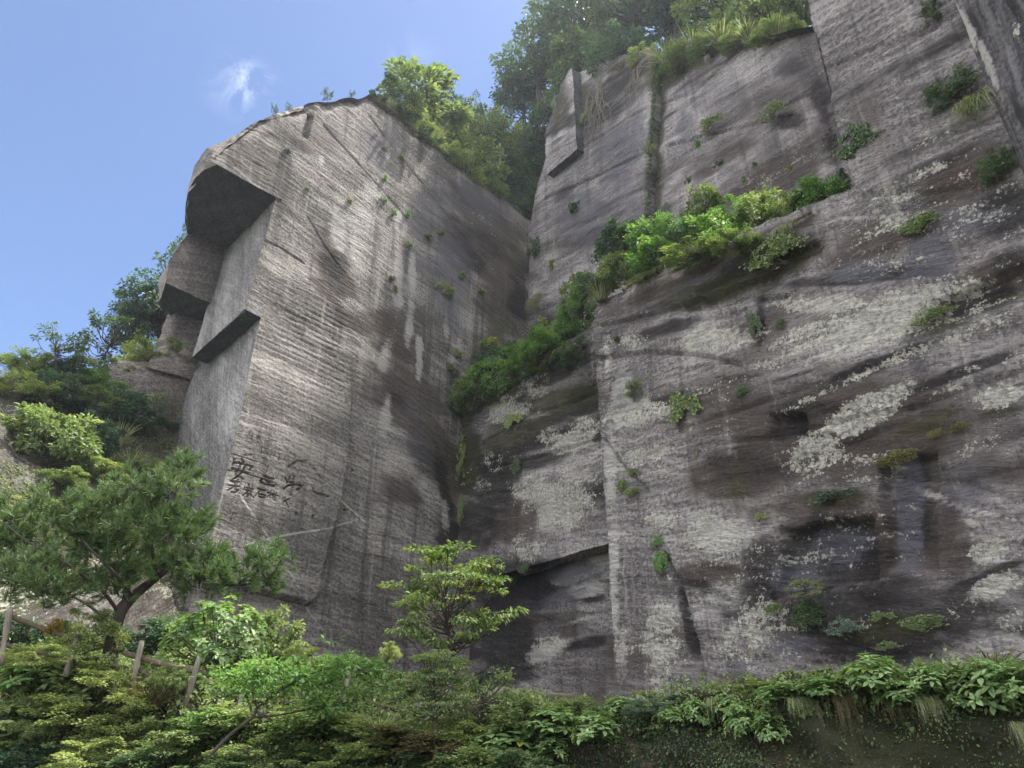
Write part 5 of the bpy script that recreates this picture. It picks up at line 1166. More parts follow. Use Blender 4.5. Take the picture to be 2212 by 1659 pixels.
for px, y0, y1, w, kind, mat, lab in ((1674, 264, 216, 74, 'ivy', 'leaf_mid', 'green creeper clump near the right of the upper wall'), (1532, 296, 244, 88, 'ivy', 'leaf_mid', 'stretched creeper along a seam of the upper wall'), (1511, 324, 304, 22, 'sprout', 'leaf_bright', 'small bright plant under the stretched creeper'), (1557, 362, 344, 24, 'sprout', 'leaf_dark', 'dark plant below the middle of the upper wall'),
    (1633, 366, 350, 20, 'sprout', 'leaf_dark', 'dark plant right of the middle of the upper wall'), (1245, 462, 440, 40, 'sprout', 'leaf_dark', 'dark creeping plant on the pale rock near the corner'), (1402, 330, 296, 40, 'grass', 'grass', 'pale grass in the long crack of the upper wall'), (1490, 400, 376, 16, 'sprout', 'leaf_dark', 'dark speck of plant low on the upper wall'), (1262, 290, 250, 34, 'hang', 'grass', 'grass growing beside the corner slab'),
    (1708, 372, 356, 18, 'sprout', 'leaf_mid', 'tiny plant above the ledge shrubs, right side'), (1610, 400, 380, 16, 'sprout', 'leaf_mid', 'tiny plant above the tall ledge shrub'), (1590, 60, 40, 16, 'sprout', 'leaf_mid', 'tiny plant under the rim grass')):
    cling(kind, 'RU', px, y0, y1, w, mat, lab, G8, off=0.0)
for i, (x0, y0, x1, y1) in enumerate(((1418, 130, 1414, 220), (1414, 220, 1408, 330), (1408, 330, 1400, 480))):
    u0, z0 = uz('RU', x0, y0); u1, z1 = uz('RU', x1, y1); rng = np.random.RandomState(60 + i); n = 240
    t = rng.rand(n); sp = (0.20, 0.09, 0.06)[i]; u = u0 + (u1 - u0) * t + rng.normal(size=n) * sp; z = z0 + (z1 - z0) * t
    keep = fbm(z * 0.8, u * 0.5, 3, 80 + i) > (-0.35, -0.1, 0.0)[i]; u, z = u[keep], z[keep]; n = len(u)
    p = OR0 + u[:, None] * DR + (UPPER + 0.12 * rng.rand(n) + 0.02)[:, None] * NR; p[:, 2] = z
    ln = 0.2 * (0.6 + 0.7 * rng.rand(n)); V, Q = leaves_arr(rng, p, rand_dir(rng, n) + np.array([0, 0, -0.8]) + NR * 0.4, NR + rand_dir(rng, n) * 0.5 + np.array([0, 0, 0.5]), ln, ln * 0.35)
    tag(link('ivy', cmesh('ivy', V, Q, tint_arr(rng, n, 6), M['leaf_dark'])), ('green creeper filling the top of the long wall crack', 'green creeper in the middle of the long wall crack', 'sparse creeper at the bottom of the long wall crack')[i], 'ivy', 'creepers in the long wall crack')
for px, y0, y1, w, lab in ((1300, 350, 170, 130, 'web of pale bare vines right of the corner slab'), (1385, 260, 140, 90, 'pale bare vines left of the long wall crack'), (1205, 480, 200, 30, 'long bare vine stems hanging down left of the corner slab'), (1530, 170, 120, 90, 'bare vine stems creeping under the rim scrub')):
    cling('vine', 'RU', px, y0, y1, w, 'paletwig', lab, 'bare vines on the upper wall', off=0.08)
G9 = 'small plants on the carved pillar face'
for px, y0, y1, w, kind, mat, lab in ((753, 446, 422, 24, 'tuft', 'grass', 'round grass tuft casting a long shadow on the upper pillar'), (663, 414, 400, 16, 'tuft', 'grass', 'dry wisp left of the round grass tuft'), (618, 332, 318, 18, 'sprout', 'leaf_dark', 'dark sprig high on the left of the pillar face'), (830, 326, 310, 14, 'tuft', 'grass', 'brownish tuft below the pillar rim'), (864, 352, 326, 26, 'tuft', 'grass', 'pale grass tuft right under the pillar rim'),
    (830, 394, 378, 16, 'sprout', 'leaf_bright', 'bright green speck, upper of two in a line'), (829, 438, 422, 15, 'sprout', 'leaf_bright', 'bright green speck, lower of two in a line'), (849, 466, 452, 16, 'sprout', 'leaf_bright', 'green speck right of the lower bright one'), (880, 472, 456, 20, 'sprout', 'leaf_bright', 'green sprig at the dark top of the pillar face'), (924, 520, 498, 34, 'tuft', 'grass', 'yellowish tuft on the seam under the dark patch'), (882, 534, 520, 18, 'sprout', 'leaf_bright', 'green sprig left of the yellowish seam tuft'),
    (950, 508, 498, 20, 'sprout', 'leaf_mid', 'green scrap right of the yellowish seam tuft'), (845, 612, 588, 24, 'tuft', 'dry', 'brownish tuft in the middle of the pillar face'), (852, 634, 618, 18, 'sprout', 'leaf_mid', 'green sprig under the brownish middle tuft'), (960, 640, 606, 44, 'sprout', 'leaf_yellow', 'yellow-green cushion plant right of the middle of the face'), (1037, 644, 614, 38, 'tuft', 'grass', 'grassy plant near the cliff corner at mid height'), (995, 600, 582, 22, 'sprout', 'leaf_bright', 'bright sprout up right of the cushion plant'),
    (971, 806, 786, 28, 'sprout', 'leaf_mid', 'green plant in the lower cliff corner'), (985, 772, 750, 28, 'sprout', 'leaf_yellow', 'olive plant above the green corner plant'), (1050, 755, 728, 60, 'sprout', 'leaf_yellow', 'brownish-green scrub where the lower ledge meets the pillar'), (745, 870, 858, 12, 'sprout', 'leaf_mid', 'tiny green dot above the carved writing slab')):
    cling(kind, 'L', px, y0, y1, w, mat, lab, G9, off=0.0)
G10 = 'plants in the corner between pillar and wall'
for px, y0, y1, w, mat, lab in ((1158, 565, 494, 34, 'leaf_dark', 'dark creeper high in the cliff corner'), (1160, 690, 640, 40, 'grass', 'pale grass hanging in the cliff corner above the lower ledge'), (1176, 725, 678, 42, 'leaf_yellow', 'yellowing bush in the cliff corner beside the lower ledge'), (1193, 585, 560, 20, 'leaf_yellow', 'little olive plant on the pale rock by the corner'), (1222, 632, 596, 14, 'leaf_mid', 'narrow green plant on the wall right of the corner'), (1140, 455, 420, 30, 'leaf_deep', 'dark plant at the top of the cliff corner')):
    cling('hang' if mat == 'grass' else 'sprout', 'RU', px, y0, y1, w, mat, lab, G10, off=0.05)
for px, y0, y1, w, kind, mat, lab in ((992, 1046, 942, 46, 'fine', 'leaf_yellow', 'yellow-green scrub hanging in the lower cliff corner'), (1000, 990, 935, 36, 'sprout', 'leaf_yellow', 'loose yellow plant at the top of the corner scrub'), (992, 1150, 1060, 40, 'ivy', 'leaf_mid', 'mossy creeper at the bottom of the cliff corner'), (1116, 1036, 980, 30, 'ivy', 'leaf_dark', 'dark ivy strip on the recessed wall'), (1100, 935, 880, 90, 'ivy', 'leaf_yellow', 'brown-green creeper over the lichen below the lower ledge'), (1335, 745, 718, 26, 'tuft', 'dry', 'dry tuft near the top of the lichen wall'), (1130, 1245, 1215, 60, 'ivy', 'leaf_dark', 'leafy creeper under the overhanging wall edge')):
    cling(kind, 'R1' if px > 1300 else 'R0', px, y0, y1, w, mat, lab, G10, off=0.1, depth=0.7)

# ------------------------------------------------------------------ plants that stand on the terrain
from mathutils.bvhtree import BVHTree
def bvh_of(*names):
    V, F = [], []
    for n in names:
        me = bpy.data.objects[n].data; k = len(V)
        V += [v.co.copy() for v in me.vertices]; F += [[i + k for i in p.vertices] for p in me.polygons]
    return BVHTree.FromPolygons(V, F)
BV_BANK = bvh_of('bank', 'terrace'); BV_HILL = bvh_of('hillside', 'terrace')
def hit(bv, px, py, fallback):
    r = ray(px, py); r = r / np.linalg.norm(r)
    h = bv.ray_cast(Vector(CAM), Vector(r))
    return float(h[0].y) if h[0] is not None else fallback
G11 = 'trees on the skyline of the left hillside'
for px, y0, y1, w, Y, kind, mat, lab in ((392, 720, 445, 90, 52, 'tree', 'leaf_dark', 'dark tree pressed against the overhanging block, highest on the left skyline'), (350, 760, 515, 100, 52, 'airy', 'leaf_dark', 'dark tree reaching out left below the overhanging block'), (322, 790, 588, 160, 50, 'tree', 'leaf_deep', 'largest dark tree of the left skyline'), (268, 795, 640, 110, 50, 'tree', 'leaf_deep', 'dark tree left of the largest skyline tree'),
    (218, 812, 686, 130, 48, 'airy', 'leaf_dark', 'spreading tree with bare lower branches on the left skyline'), (108, 815, 712, 100, 40, 'airy', 'leaf_dark', 'large-leaved sapling alone against the sky at left'), (380, 790, 690, 80, 52, 'tree', 'leaf_dark', 'dark tree directly left of the bare rock column')):
    stand(kind, px, y0, y1 - 8, w * 1.3, Y, mat, lab, G11)
G12 = 'shrubs on the left hillside'
for px, y0, y1, w, kind, mat, lab in ((330, 795, 738, 130, 'fine', 'leaf_yellow', 'yellow-green bush below the largest skyline tree'), (28, 815, 758, 70, 'fine', 'leaf_mid', 'grassy bush at the left picture edge on the skyline'), (75, 822, 752, 90, 'fine', 'leaf_mid', 'mixed green bush under the lone sapling'), (150, 830, 775, 90, 'fine', 'leaf_deep', 'dark bush on the skyline right of the lone sapling'), (235, 830, 775, 90, 'fine', 'leaf_mid', 'green bush below the spreading skyline tree'),
    (52, 872, 798, 120, 'fine', 'leaf_yellow', 'yellow-green bush above the bare rock at the left edge'), (112, 878, 790, 100, 'bush', 'leaf_deep', 'dark bush between the two yellow-green ones'), (215, 862, 805, 100, 'fine', 'leaf_bright', 'lime-green bush glowing in the middle of the hillside'), (172, 890, 826, 100, 'fine', 'leaf_mid', 'green bush left below the lime-green one'),
    (100, 1010, 862, 150, 'bush', 'leaf_mid', 'largest bush of the hillside, with light leaf tips'), (175, 995, 880, 100, 'bush', 'leaf_deep', 'dark bush right of the largest hillside bush'), (255, 930, 835, 120, 'bush', 'leaf_deep', 'dark bush below the lime-green one'), (318, 925, 842, 84, 'airy', 'leaf_mid', 'small open tree in front of the slanting rock shoulder'), (62, 960, 880, 80, 'fine', 'leaf_yellow', 'light green bush at the left of the largest hillside bush'), (290, 860, 800, 70, 'fine', 'leaf_mid', 'bush at the left foot of the rock shoulder'),
    (360, 932, 902, 44, 'fine', 'leaf_dark', 'dark creeping bush where hillside meets the pillar'), (220, 1050, 990, 90, 'fine', 'leaf_yellow', 'brown-green bush behind the pine crown'), (310, 1030, 985, 70, 'fine', 'leaf_yellow', 'olive bush under the bright grass'), (135, 1060, 1000, 90, 'fine', 'leaf_mid', 'low bush under the largest hillside bush'), (60, 1120, 1060, 90, 'fine', 'leaf_yellow', 'mossy low bush at the left edge behind the pine'), (430, 1170, 1090, 50, 'bush', 'leaf_bright', 'leafy green shrub at the lower left corner of the pillar')):
    stand(kind, px, y0, y1, w * 1.35, hit(BV_HILL, px, y0 - 4, 45) - 0.2, mat, lab, G12)
for px, y0, y1, w, mat, lab in ((255, 960, 880, 60, 'grass', 'long drooping grass on the hillside, upper clump'), (278, 1012, 945, 90, 'grass', 'bright fountain of grass on the hillside, lower clump'), (182, 1012, 970, 40, 'grass', 'small drooping grass left of the bright clump'), (236, 826, 778, 60, 'grass', 'pale grass on the skyline below the spreading tree'), (90, 806, 765, 40, 'grass', 'grass tuft on the skyline under the lone sapling')):
    stand('grass', px, y0, y1, w, hit(BV_HILL, px, y0 - 4, 45) - 0.3, mat, lab, 'grass clumps on the left hillside')

# ------------------------------------------------------------------ the pine
def pine():
    rng = np.random.RandomState(77)
    root = empty('pine_tree', at_depth(236, 1450, 16.2))
    def pp(x, y, d): return at_depth(x, y, 16.2 + d)
    trunk = spline([pp(234, 1452, 0), pp(243, 1385, 0), pp(258, 1325, 0.0), pp(288, 1288, 0.1), pp(340, 1246, 0.2), pp(366, 1225, 0.3)], 5)
    bark = [tube(trunk, np.interp(np.linspace(0, 1, len(trunk)), [0, 0.12, 0.5, 1], [0.175, 0.15, 0.12, 0.05]), 10)]
    limbs = {'r': [pp(366, 1225, 0.3), pp(410, 1240, 0.0), pp(470, 1262, -0.3), pp(545, 1260, -0.5), pp(590, 1238, -0.5), pp(606, 1212, -0.5)],
             'u': [pp(262, 1318, 0), pp(290, 1200, 0.8), pp(310, 1115, 1.0), pp(350, 1085, 0.9), pp(385, 1046, 0.7), pp(398, 1010, 0.6)],
             'l': [pp(258, 1325, 0), pp(215, 1270, -0.6), pp(140, 1215, -1.0), pp(60, 1170, -1.0), pp(10, 1130, -0.9)],
             'm': [pp(288, 1288, 0.1), pp(240, 1230, -0.8), pp(190, 1180, -0.9), pp(150, 1130, -0.4)],
             'c': [pp(340, 1246, 0.2), pp(330, 1180, -0.4), pp(360, 1120, -0.2), pp(420, 1090, 0.2)],
             'k': [pp(250, 1360, 0), pp(180, 1300, 0.9), pp(90, 1265, 1.0), pp(20, 1240, 0.8)],
             'e': [pp(366, 1225, 0.3), pp(420, 1200, 0.4), pp(462, 1190, 0.2), pp(478, 1165, 0.1)]}
    LS = []
    for k, l in limbs.items():
        s = spline(l, 5); LS.append(s); bark.append(tube(s, np.linspace(0.042, 0.009, len(s)), 6, False))
    LS = np.concatenate(LS + [trunk[12:]])
    pads = [(390, 1022, 26, 30), (402, 1000, 14, 22), (365, 1062, 55, 30), (300, 1066, 60, 28), (228, 1100, 85, 36), (130, 1108, 80, 34), (45, 1120, 60, 34), (105, 1172, 100, 38), (25, 1172, 50, 36), (235, 1166, 100, 42), (345, 1140, 80, 42), (415, 1135, 42, 34), (440, 1200, 48, 36), (325, 1215, 90, 40), (205, 1225, 95, 36), (95, 1238, 95, 34), (25, 1250, 45, 36), (470, 1225, 32, 26), (520, 1238, 44, 22), (572, 1250, 24, 16), (602, 1212, 15, 32), (268, 1268, 70, 26), (130, 1285, 70, 26), (430, 1272, 60, 20), (385, 1225, 60, 30), (560, 1215, 18, 16), (480, 1250, 50, 20), (300, 1120, 60, 30), (170, 1150, 80, 30), (20, 1215, 46, 30)]
    P0, AX, CL = [], [], []
    for x, y, rx, ry in pads:
        dd = rng.uniform(-1.0, 0.9); c = pp(x, y, dd)
        j = np.argmin(np.linalg.norm(LS - c, axis=1)); a = LS[j]
        bark.append(tube(spline([a, (a + c) / 2 + np.array([0, 0, -0.05]), c], 3), np.linspace(0.022, 0.008, 7), 4, False))
        sc = (16.2 + dd) / FPX * 1.06; ns = max(7, int(rx * ry / 125))
        for s in range(ns):
            d = rand_dir(rng, 1)[0] * (rng.rand() ** 0.4); q = c + d * np.array([rx * sc, min(0.65, rx * sc), ry * sc]); tip = q + np.array([0, 0, 0.05])
            bark.append(tube(np.array([c * 0.7 + q * 0.3, q]), [0.008, 0.004], 3, False))
            cv = rng.rand(); n = rng.randint(3, 6)
            o = unit((d * np.array([1, 1, 0.5]) + np.array([0, 0, 0.5]))[None])[0]
            for t in range(n):
                ax = unit((o + rng.normal(size=3) * 0.55 + np.array([0, 0, 0.25]))[None])[0]
                P0.append(q + rng.normal(size=3) * 0.10); AX.append(ax); CL.append(cv)
    P0 = np.array(P0); AX = np.array(AX); CL = np.array(CL); per = 36
    n = len(P0) * per; i = np.repeat(np.arange(len(P0)), per)
    d = unit(AX[i] * 0.8 + rng.normal(size=(n, 3)) * 0.40); ln = (0.125 + 0.075 * rng.rand(n))[:, None]
    b = P0[i] + AX[i] * (rng.rand(n)[:, None] * 0.15); side = unit(np.cross(d, rng.normal(size=(n, 3)))) * 0.0078
    V = np.stack([b - side, b + side, b + d * ln + side * 0.4, b + d * ln - side * 0.4], 1).reshape(-1, 3)
    Q = np.arange(n * 4).reshape(-1, 4)
    loc = np.array(root.location)
    bv, bq = merge(bark)
    link('trunk', mesh_np('trunk', bv - loc, bq, M['pinebark']), root)
    link('needles', cmesh('needles', V - loc, Q, tint_arr(rng, n, 4, CL[i]), M['needle']), root)
    tag(root, 'dark green pine with a leaning trunk in front of the pillar, left foreground', 'tree')
pine()

# ------------------------------------------------------------------ log fences
def fence(posts, rails, label, name='log_fence', r=0.052):
    root = empty(name, at_depth(*posts[0][0]))
    loc = np.array(root.location); rng = np.random.RandomState(len(posts))
    for (a, top) in posts:
        p = at_depth(*a); q = at_depth(*top); ax = q - p; n = 9
        pts = np.array([p - ax * 0.35 + ax * 1.35 * t for t in np.linspace(0, 1, n)])
        V, Q = tube(pts, np.concatenate([np.full(n - 1, r) * (1 + 0.06 * rng.normal(size=n - 1)), [r * 0.86]]), 12)
        V = V + 0.012 * np.stack([vn(V[:, 0] * 14, V[:, 2] * 2.5, 3), vn(V[:, 1] * 14, V[:, 2] * 2.5, 4), vn(V[:, 0] * 9, V[:, 1] * 9, 5)], -1)
        link('post', mesh_np('post', V - loc, Q, M['wood']), root)
    for a, b, rr in rails:
        p = at_depth(*a); q = at_depth(*b); n = 9; t = np.linspace(0, 1, n)[:, None]
        pts = p + (q - p) * t + np.array([0, 0, -0.03]) * np.sin(math.pi * t)
        V, Q = tube(pts, np.full(n, rr) * (1 + 0.05 * rng.normal(size=n)), 10)
        link('rail', mesh_np('rail', V - loc, Q, M['log']), root)
    tag(root, label, 'fence'); return root
fence([((6, 1405, 15.0), (22, 1314, 15.0)), ((148, 1435, 15.4), (168, 1360, 15.4)), ((288, 1465, 15.6), (307, 1384, 15.6)), ((402, 1515, 15.6), (431, 1420, 15.6)), ((514, 1550, 15.6), (522, 1496, 15.6)), ((743, 1545, 15.8), (754, 1448, 15.8)), ((900, 1570, 16.0), (909, 1492, 16.0)), ((1034, 1580, 16.2), (1046, 1528, 16.2))],
      [((20, 1330, 15.12), (186, 1386, 15.5), 0.05), ((-30, 1382, 14.9), (160, 1422, 15.5), 0.045), ((268, 1410, 15.72), (440, 1454, 15.76), 0.055), ((290, 1442, 15.7), (420, 1496, 15.75), 0.045), ((424, 1456, 15.7), (524, 1510, 15.75), 0.045), ((745, 1502, 15.92), (912, 1542, 16.1), 0.05), ((905, 1538, 16.1), (1046, 1558, 16.3), 0.045), ((524, 1512, 15.7), (752, 1510, 15.9), 0.045)],
      'weathered log fence leaning along the overgrown bank')
fence([((62, 1110, 22.5), (66, 1072, 22.5)), ((-30, 1085, 22.0), (-28, 1045, 22.0))], [((-40, 1056, 22.1), (84, 1090, 22.7), 0.045), ((-40, 1078, 22.1), (80, 1102, 22.7), 0.04)], 'bit of log fence high up at the left edge behind the pine', r=0.07)

# ------------------------------------------------------------------ young trees and shrubs around the fence
FG = 'shrubs and young trees on the terrace'
stand('layered', 965, 1490, 1165, 285, 27.0, 'leaf_tree', 'light yellow-green tree in layered sprays at the foot of the pillar', FG, var=0, name='young_tree')
stand('layered', 938, 1600, 1392, 170, 14.6, 'leaf_mid', 'slender young tree in front of the light layered tree', FG, var=1, name='young_tree')
stand('airy', 1048, 1600, 1418, 150, 15.0, 'leaf_mid', 'young tree right of the slender one, leaning right', FG, var=1, name='young_tree')
stand('hydrbig', 455, 1490, 1283, 235, 18.2, 'leaf_hydr', 'big round hydrangea bush with broad pale leaves below the pine branch', FG, var=0)
stand('bush', 590, 1465, 1300, 140, 20.0, 'leaf_mid', 'green shrub behind the right of the big hydrangea bush', FG)
stand('fine', 645, 1470, 1375, 100, 19.0, 'leaf_yellow', 'yellow-green ferny bush at the foot of the pillar', FG)
stand('fine', 838, 1440, 1375, 55, 24.0, 'leaf_yellow', 'small yellowing shrub at the pillar foot under the layered tree', FG)
stand('fine', 790, 1470, 1405, 110, 18.0, 'leaf_bright', 'pale green shrub left of the small yellowing one', FG)
stand('fine', 880, 1510, 1430, 130, 17.5, 'leaf_mid', 'low green shrub behind the slender young tree', FG)
stand('fine', 165, 1445, 1290, 165, 15.8, 'leaf_yellow', 'tall yellow-green bush left of the pine trunk', FG)
stand('fine', 112, 1375, 1325, 40, 15.3, 'orange', 'sprig of orange leaves in the bush left of the pine trunk', FG)
stand('fine', 70, 1450, 1378, 130, 14.6, 'leaf_yellow', 'wiry yellowish bush at the leftmost fence post', FG)
stand('fine', 362, 1500, 1425, 90, 15.1, 'leaf_mid', 'ferny bush between the fence posts under the hydrangea', FG)
stand('fine', 330, 1470, 1400, 80, 16.8, 'leaf_dark', 'dark thin bush beside the pine trunk foot', FG)
for px, y0, y1, w, Y, kind, mat, lab in ((325, 1425, 1325, 130, 21, 'bush', 'leaf_deep', 'shaded shrub behind the pine trunk, right side'), (195, 1420, 1335, 120, 21, 'fine', 'leaf_dark', 'dark fine-leaved shrub behind the pine trunk, left side'), (45, 1410, 1325, 130, 20, 'bush', 'leaf_deep', 'dark shrub behind the leftmost fence post'), (400, 1400, 1300, 110, 24, 'fine', 'leaf_dark', 'dark shrub at the rock foot left of the big hydrangea'), (690, 1470, 1400, 120, 23, 'fine', 'leaf_mid', 'low green shrub against the pillar foot under the carved slab'), (755, 1475, 1412, 110, 22, 'bush', 'leaf_mid', 'leafy low shrub at the pillar foot left of the small yellowing one'), (1000, 1530, 1440, 120, 22, 'fine', 'leaf_deep', 'dark shrub in the shade under the layered tree'), (1090, 1545, 1490, 120, 21, 'bush', 'leaf_mid', 'shrub in front of the undercut wall'), (1190, 1545, 1510, 120, 20, 'fine', 'leaf_mid', 'low scrub at the foot of the undercut wall'), (520, 1470, 1395, 120, 19.5, 'bush', 'leaf_deep', 'shaded shrub under the big hydrangea bush')):
    stand(kind, px, y0, y1, w * 1.3, Y, mat, lab, FG)
stand('grass', 1140, 1540, 1470, 100, 18.0, 'dry', 'tall straw-coloured grass at the foot of the recessed wall', 'grass on the terrace')
stand('grass', 1240, 1530, 1480, 90, 17.0, 'grass', 'green grass at the foot of the wall corner', 'grass on the terrace')
stand('grass', 2150, 1450, 1370, 160, 14.0, 'dry', 'dry grass stalks on the bank at the right edge', 'grass on the terrace')
stand('grass', 1400, 1505, 1475, 90, 15.0, 'grass', 'short grass on the bank crest left of the hydrangeas', 'grass on the terrace')
stand('grass', 1560, 1488, 1455, 110, 14.0, 'grass', 'mossy grass on the bank crest in the middle', 'grass on the terrace')

def sweep_shrub():
    rng = np.random.RandomState(91)
    def q(x, y, d=0.0): return at_depth(x, y, 13.2 + d)
    root = empty('arching_shrub', q(455, 1630)); loc = np.array(root.location)
    br = [[q(455, 1630), q(500, 1585), q(545, 1550), q(556, 1530), q(600, 1495, -.1), q(660, 1460, -.2), q(735, 1440, -.2), q(790, 1452, -.2)], [q(545, 1550), q(600, 1545, .2), q(680, 1530, .3), q(740, 1520, .3), q(815, 1485, .3)], [q(546, 1550), q(535, 1510, .2), q(515, 1480, .3), q(490, 1462, .3)], [q(556, 1530), q(545, 1490, -.2), q(560, 1462, -.3), q(590, 1450, -.3)], [q(600, 1495, -.1), q(620, 1480, .2), q(690, 1480, .2), q(720, 1470, .3)]]
    wood, cents, rad = [], [], []
    for i, b in enumerate(br):
        s = spline(b, 5); wood.append(tube(s, np.linspace(0.032 if i == 0 else 0.02, 0.006, len(s)), 6, False))
        st = int(len(s) * (0.55 if i == 0 else 0.35))
        for k in range(st, len(s)):
            for _ in range(3):
                c = s[k] + rng.normal(size=3) * np.array([0.20, 0.22, 0.09]) + np.array([0, 0, 0.07]); cents.append(c); rad.append(0.15 + 0.06 * rng.rand()); wood.append(tube(np.array([s[k], c]), [0.006, 0.003], 3, False))
    V, Q, col = clump_leaves(rng, np.array(cents), np.array(rad), 17, 0.085, 0.27, np.mean(cents, 0) - np.array([0, 0, 0.6]), flat=0.45, up=1.5, out=0.9)
    wv, wq = merge(wood)
    link('branches', mesh_np('branches', wv - loc, wq, M['bark']), root); link('foliage', cmesh('foliage', V - loc, Q, col, M['leaf_bright']), root)
    tag(root, 'bright green shrub on a long arching bare branch in the foreground', 'shrub', FG)
sweep_shrub()

GB = 'plants covering the left part of the bank'
for px, y0, y1, w, kind, mat, lab in ((80, 1482, 1405, 120, 'hydr', 'leaf_bright', 'bright broad-leaved plant near the left edge below the fence'), (20, 1470, 1395, 110, 'fine', 'leaf_yellow', 'twiggy yellow bush at the left edge below the first fence post'), (70, 1535, 1470, 110, 'grass', 'grass', 'long-bladed drooping grass clump at the left of the bank'), (30, 1600, 1500, 110, 'hydr', 'leaf_mid', 'dull green broad-leaved plant at the left edge with buds'),
    (150, 1600, 1490, 190, 'fine', 'leaf_yellow', 'yellow-green bush tumbling down the left of the bank'), (215, 1530, 1425, 180, 'fine', 'leaf_yellow', 'yellow-green bush under the pine trunk'), (150, 1500, 1420, 120, 'hydr', 'leaf_mid', 'darker broad-leaved plant between fence and yellow-green bushes'), (300, 1590, 1480, 150, 'fine', 'leaf_yellow', 'tangle of brownish dry stems in the middle left of the bank'), (320, 1520, 1440, 110, 'grass', 'dry', 'dry yellowed grass right of the pine trunk foot'), (260, 1490, 1420, 110, 'grass', 'grass', 'green grass at the foot of the pine trunk'),
    (440, 1585, 1530, 100, 'bush', 'leaf_bright', 'lime-green leafy plant below the fourth fence post'), (470, 1600, 1520, 150, 'bush', 'leaf_mid', 'mid-green bush left of the arching branch'), (380, 1640, 1560, 150, 'fine', 'leaf_mid', 'fine-leaved bush low on the bank left of the arching branch'), (180, 1690, 1590, 170, 'fine', 'leaf_yellow', 'yellowish bush at the bottom picture edge, far left'), (60, 1690, 1600, 150, 'bush', 'leaf_deep', 'dark shaded bush at the bottom left corner'), (300, 1700, 1620, 130, 'bush', 'leaf_dark', 'dark bush at the bottom edge below the dry stems'),
    (560, 1680, 1580, 170, 'fine', 'leaf_mid', 'bush at the bottom edge under the arching branch'), (660, 1600, 1530, 150, 'bush', 'leaf_mid', 'broad green plant under the arching crown'), (676, 1560, 1490, 110, 'fine', 'leaf_mid', 'loose green bush behind the arching crown'), (770, 1610, 1535, 110, 'fine', 'leaf_yellow', 'yellow-green bush below the fifth fence post'), (822, 1575, 1515, 90, 'grass', 'grass', 'tall grass between the fence posts in the middle'), (740, 1680, 1590, 160, 'fine', 'leaf_yellow', 'yellow-green bush at the bottom edge, left of the brown tangle'),
    (900, 1650, 1560, 210, 'fine', 'dry', 'broad tangle of brown stems at the bottom middle'), (850, 1610, 1560, 110, 'bush', 'leaf_mid', 'green bush above the brown tangle'), (985, 1610, 1545, 130, 'fine', 'leaf_yellow', 'olive bush between the two young trees'), (1010, 1690, 1610, 140, 'bush', 'leaf_mid', 'green bush at the bottom edge right of the brown tangle'), (1090, 1640, 1550, 140, 'hydr', 'leaf_hydr', 'hydrangea low on the bank below the right young tree'), (1120, 1570, 1510, 110, 'bush', 'leaf_mid', 'shrub right of the right young tree'), (1130, 1700, 1620, 130, 'bush', 'leaf_dark', 'dark bush at the bottom edge left of the bare earth'),
    (480, 1690, 1630, 150, 'bush', 'leaf_dark', 'dark undergrowth bush at the bottom edge left of centre'), (640, 1690, 1620, 150, 'bush', 'leaf_dark', 'dark undergrowth bush under the arching branch foot'), (100, 1640, 1540, 150, 'fine', 'leaf_mid', 'fine green bush in the lower left'), (250, 1640, 1550, 140, 'fine', 'leaf_yellow', 'yellow-green spray in front of the dry stems'), (840, 1700, 1620, 150, 'bush', 'leaf_dark', 'dark bush below the brown tangle')):
    stand(kind, px, y0 + 10, y1 - 12, w * 1.35, hit(BV_BANK, px, y0, 14) - 0.25, mat, lab, GB)
GC = 'hydrangeas hanging over the right-hand bank'
for px, y0, y1, w, mat, lab in ((1195, 1590, 1520, 120, 'leaf_hydr', 'hydrangea at the left end of the bare earth bank'), (1285, 1605, 1525, 110, 'leaf_hydr', 'pale hydrangea sprawling down the earth right of the left-end one'), (1195, 1640, 1575, 80, 'leaf_hydr', 'hydrangea shoots low on the earth at the left end'), (1345, 1540, 1500, 80, 'leaf_hydr', 'small hydrangea above the dark little shrub'), (1505, 1566, 1500, 66, 'leaf_hydr', 'narrow hydrangea right of the dark little shrub'), (1572, 1540, 1490, 70, 'leaf_hydr', 'hydrangea on the rim above two hanging ones'),
    (1605, 1588, 1508, 76, 'leaf_hydr', 'hanging hydrangea, left of the two over dark earth'), (1666, 1602, 1524, 76, 'leaf_hydr', 'hanging hydrangea, right of the two over dark earth'), (1450, 1560, 1520, 60, 'leaf_hydr', 'little hydrangea just under the dark shrub'), (1690, 1520, 1466, 110, 'leaf_hydr', 'wide hydrangea on the bank rim in the middle'), (1770, 1505, 1455, 100, 'leaf_hydr', 'hydrangea on the rim right of the wide one'), (1885, 1490, 1402, 130, 'leaf_hydr', 'tallest leafy clump on the rim below the wall shrub'),
    (1955, 1520, 1460, 110, 'leaf_hydr', 'hydrangea below the tallest rim clump'), (2010, 1500, 1420, 90, 'leaf_hydr', 'hydrangea right of the tallest rim clump'), (2080, 1490, 1430, 100, 'leaf_mid', 'duller hydrangea near the right edge'), (2150, 1530, 1410, 130, 'leaf_hydr', 'big glossy hydrangea at the right picture edge'), (2215, 1510, 1415, 110, 'leaf_hydr', 'last hydrangea, cut off by the right picture edge'), (2075, 1530, 1478, 60, 'leaf_hydr', 'small hydrangea hanging left of the big glossy one')):
    Y = hit(BV_BANK, px, y0, 12); b, ww, hh = span(px, y0, y1, w, Y=Y - 0.15); plant('hydr', b, ww * 1.05, hh, mat, lab, GC, depth=min(ww, 0.9))
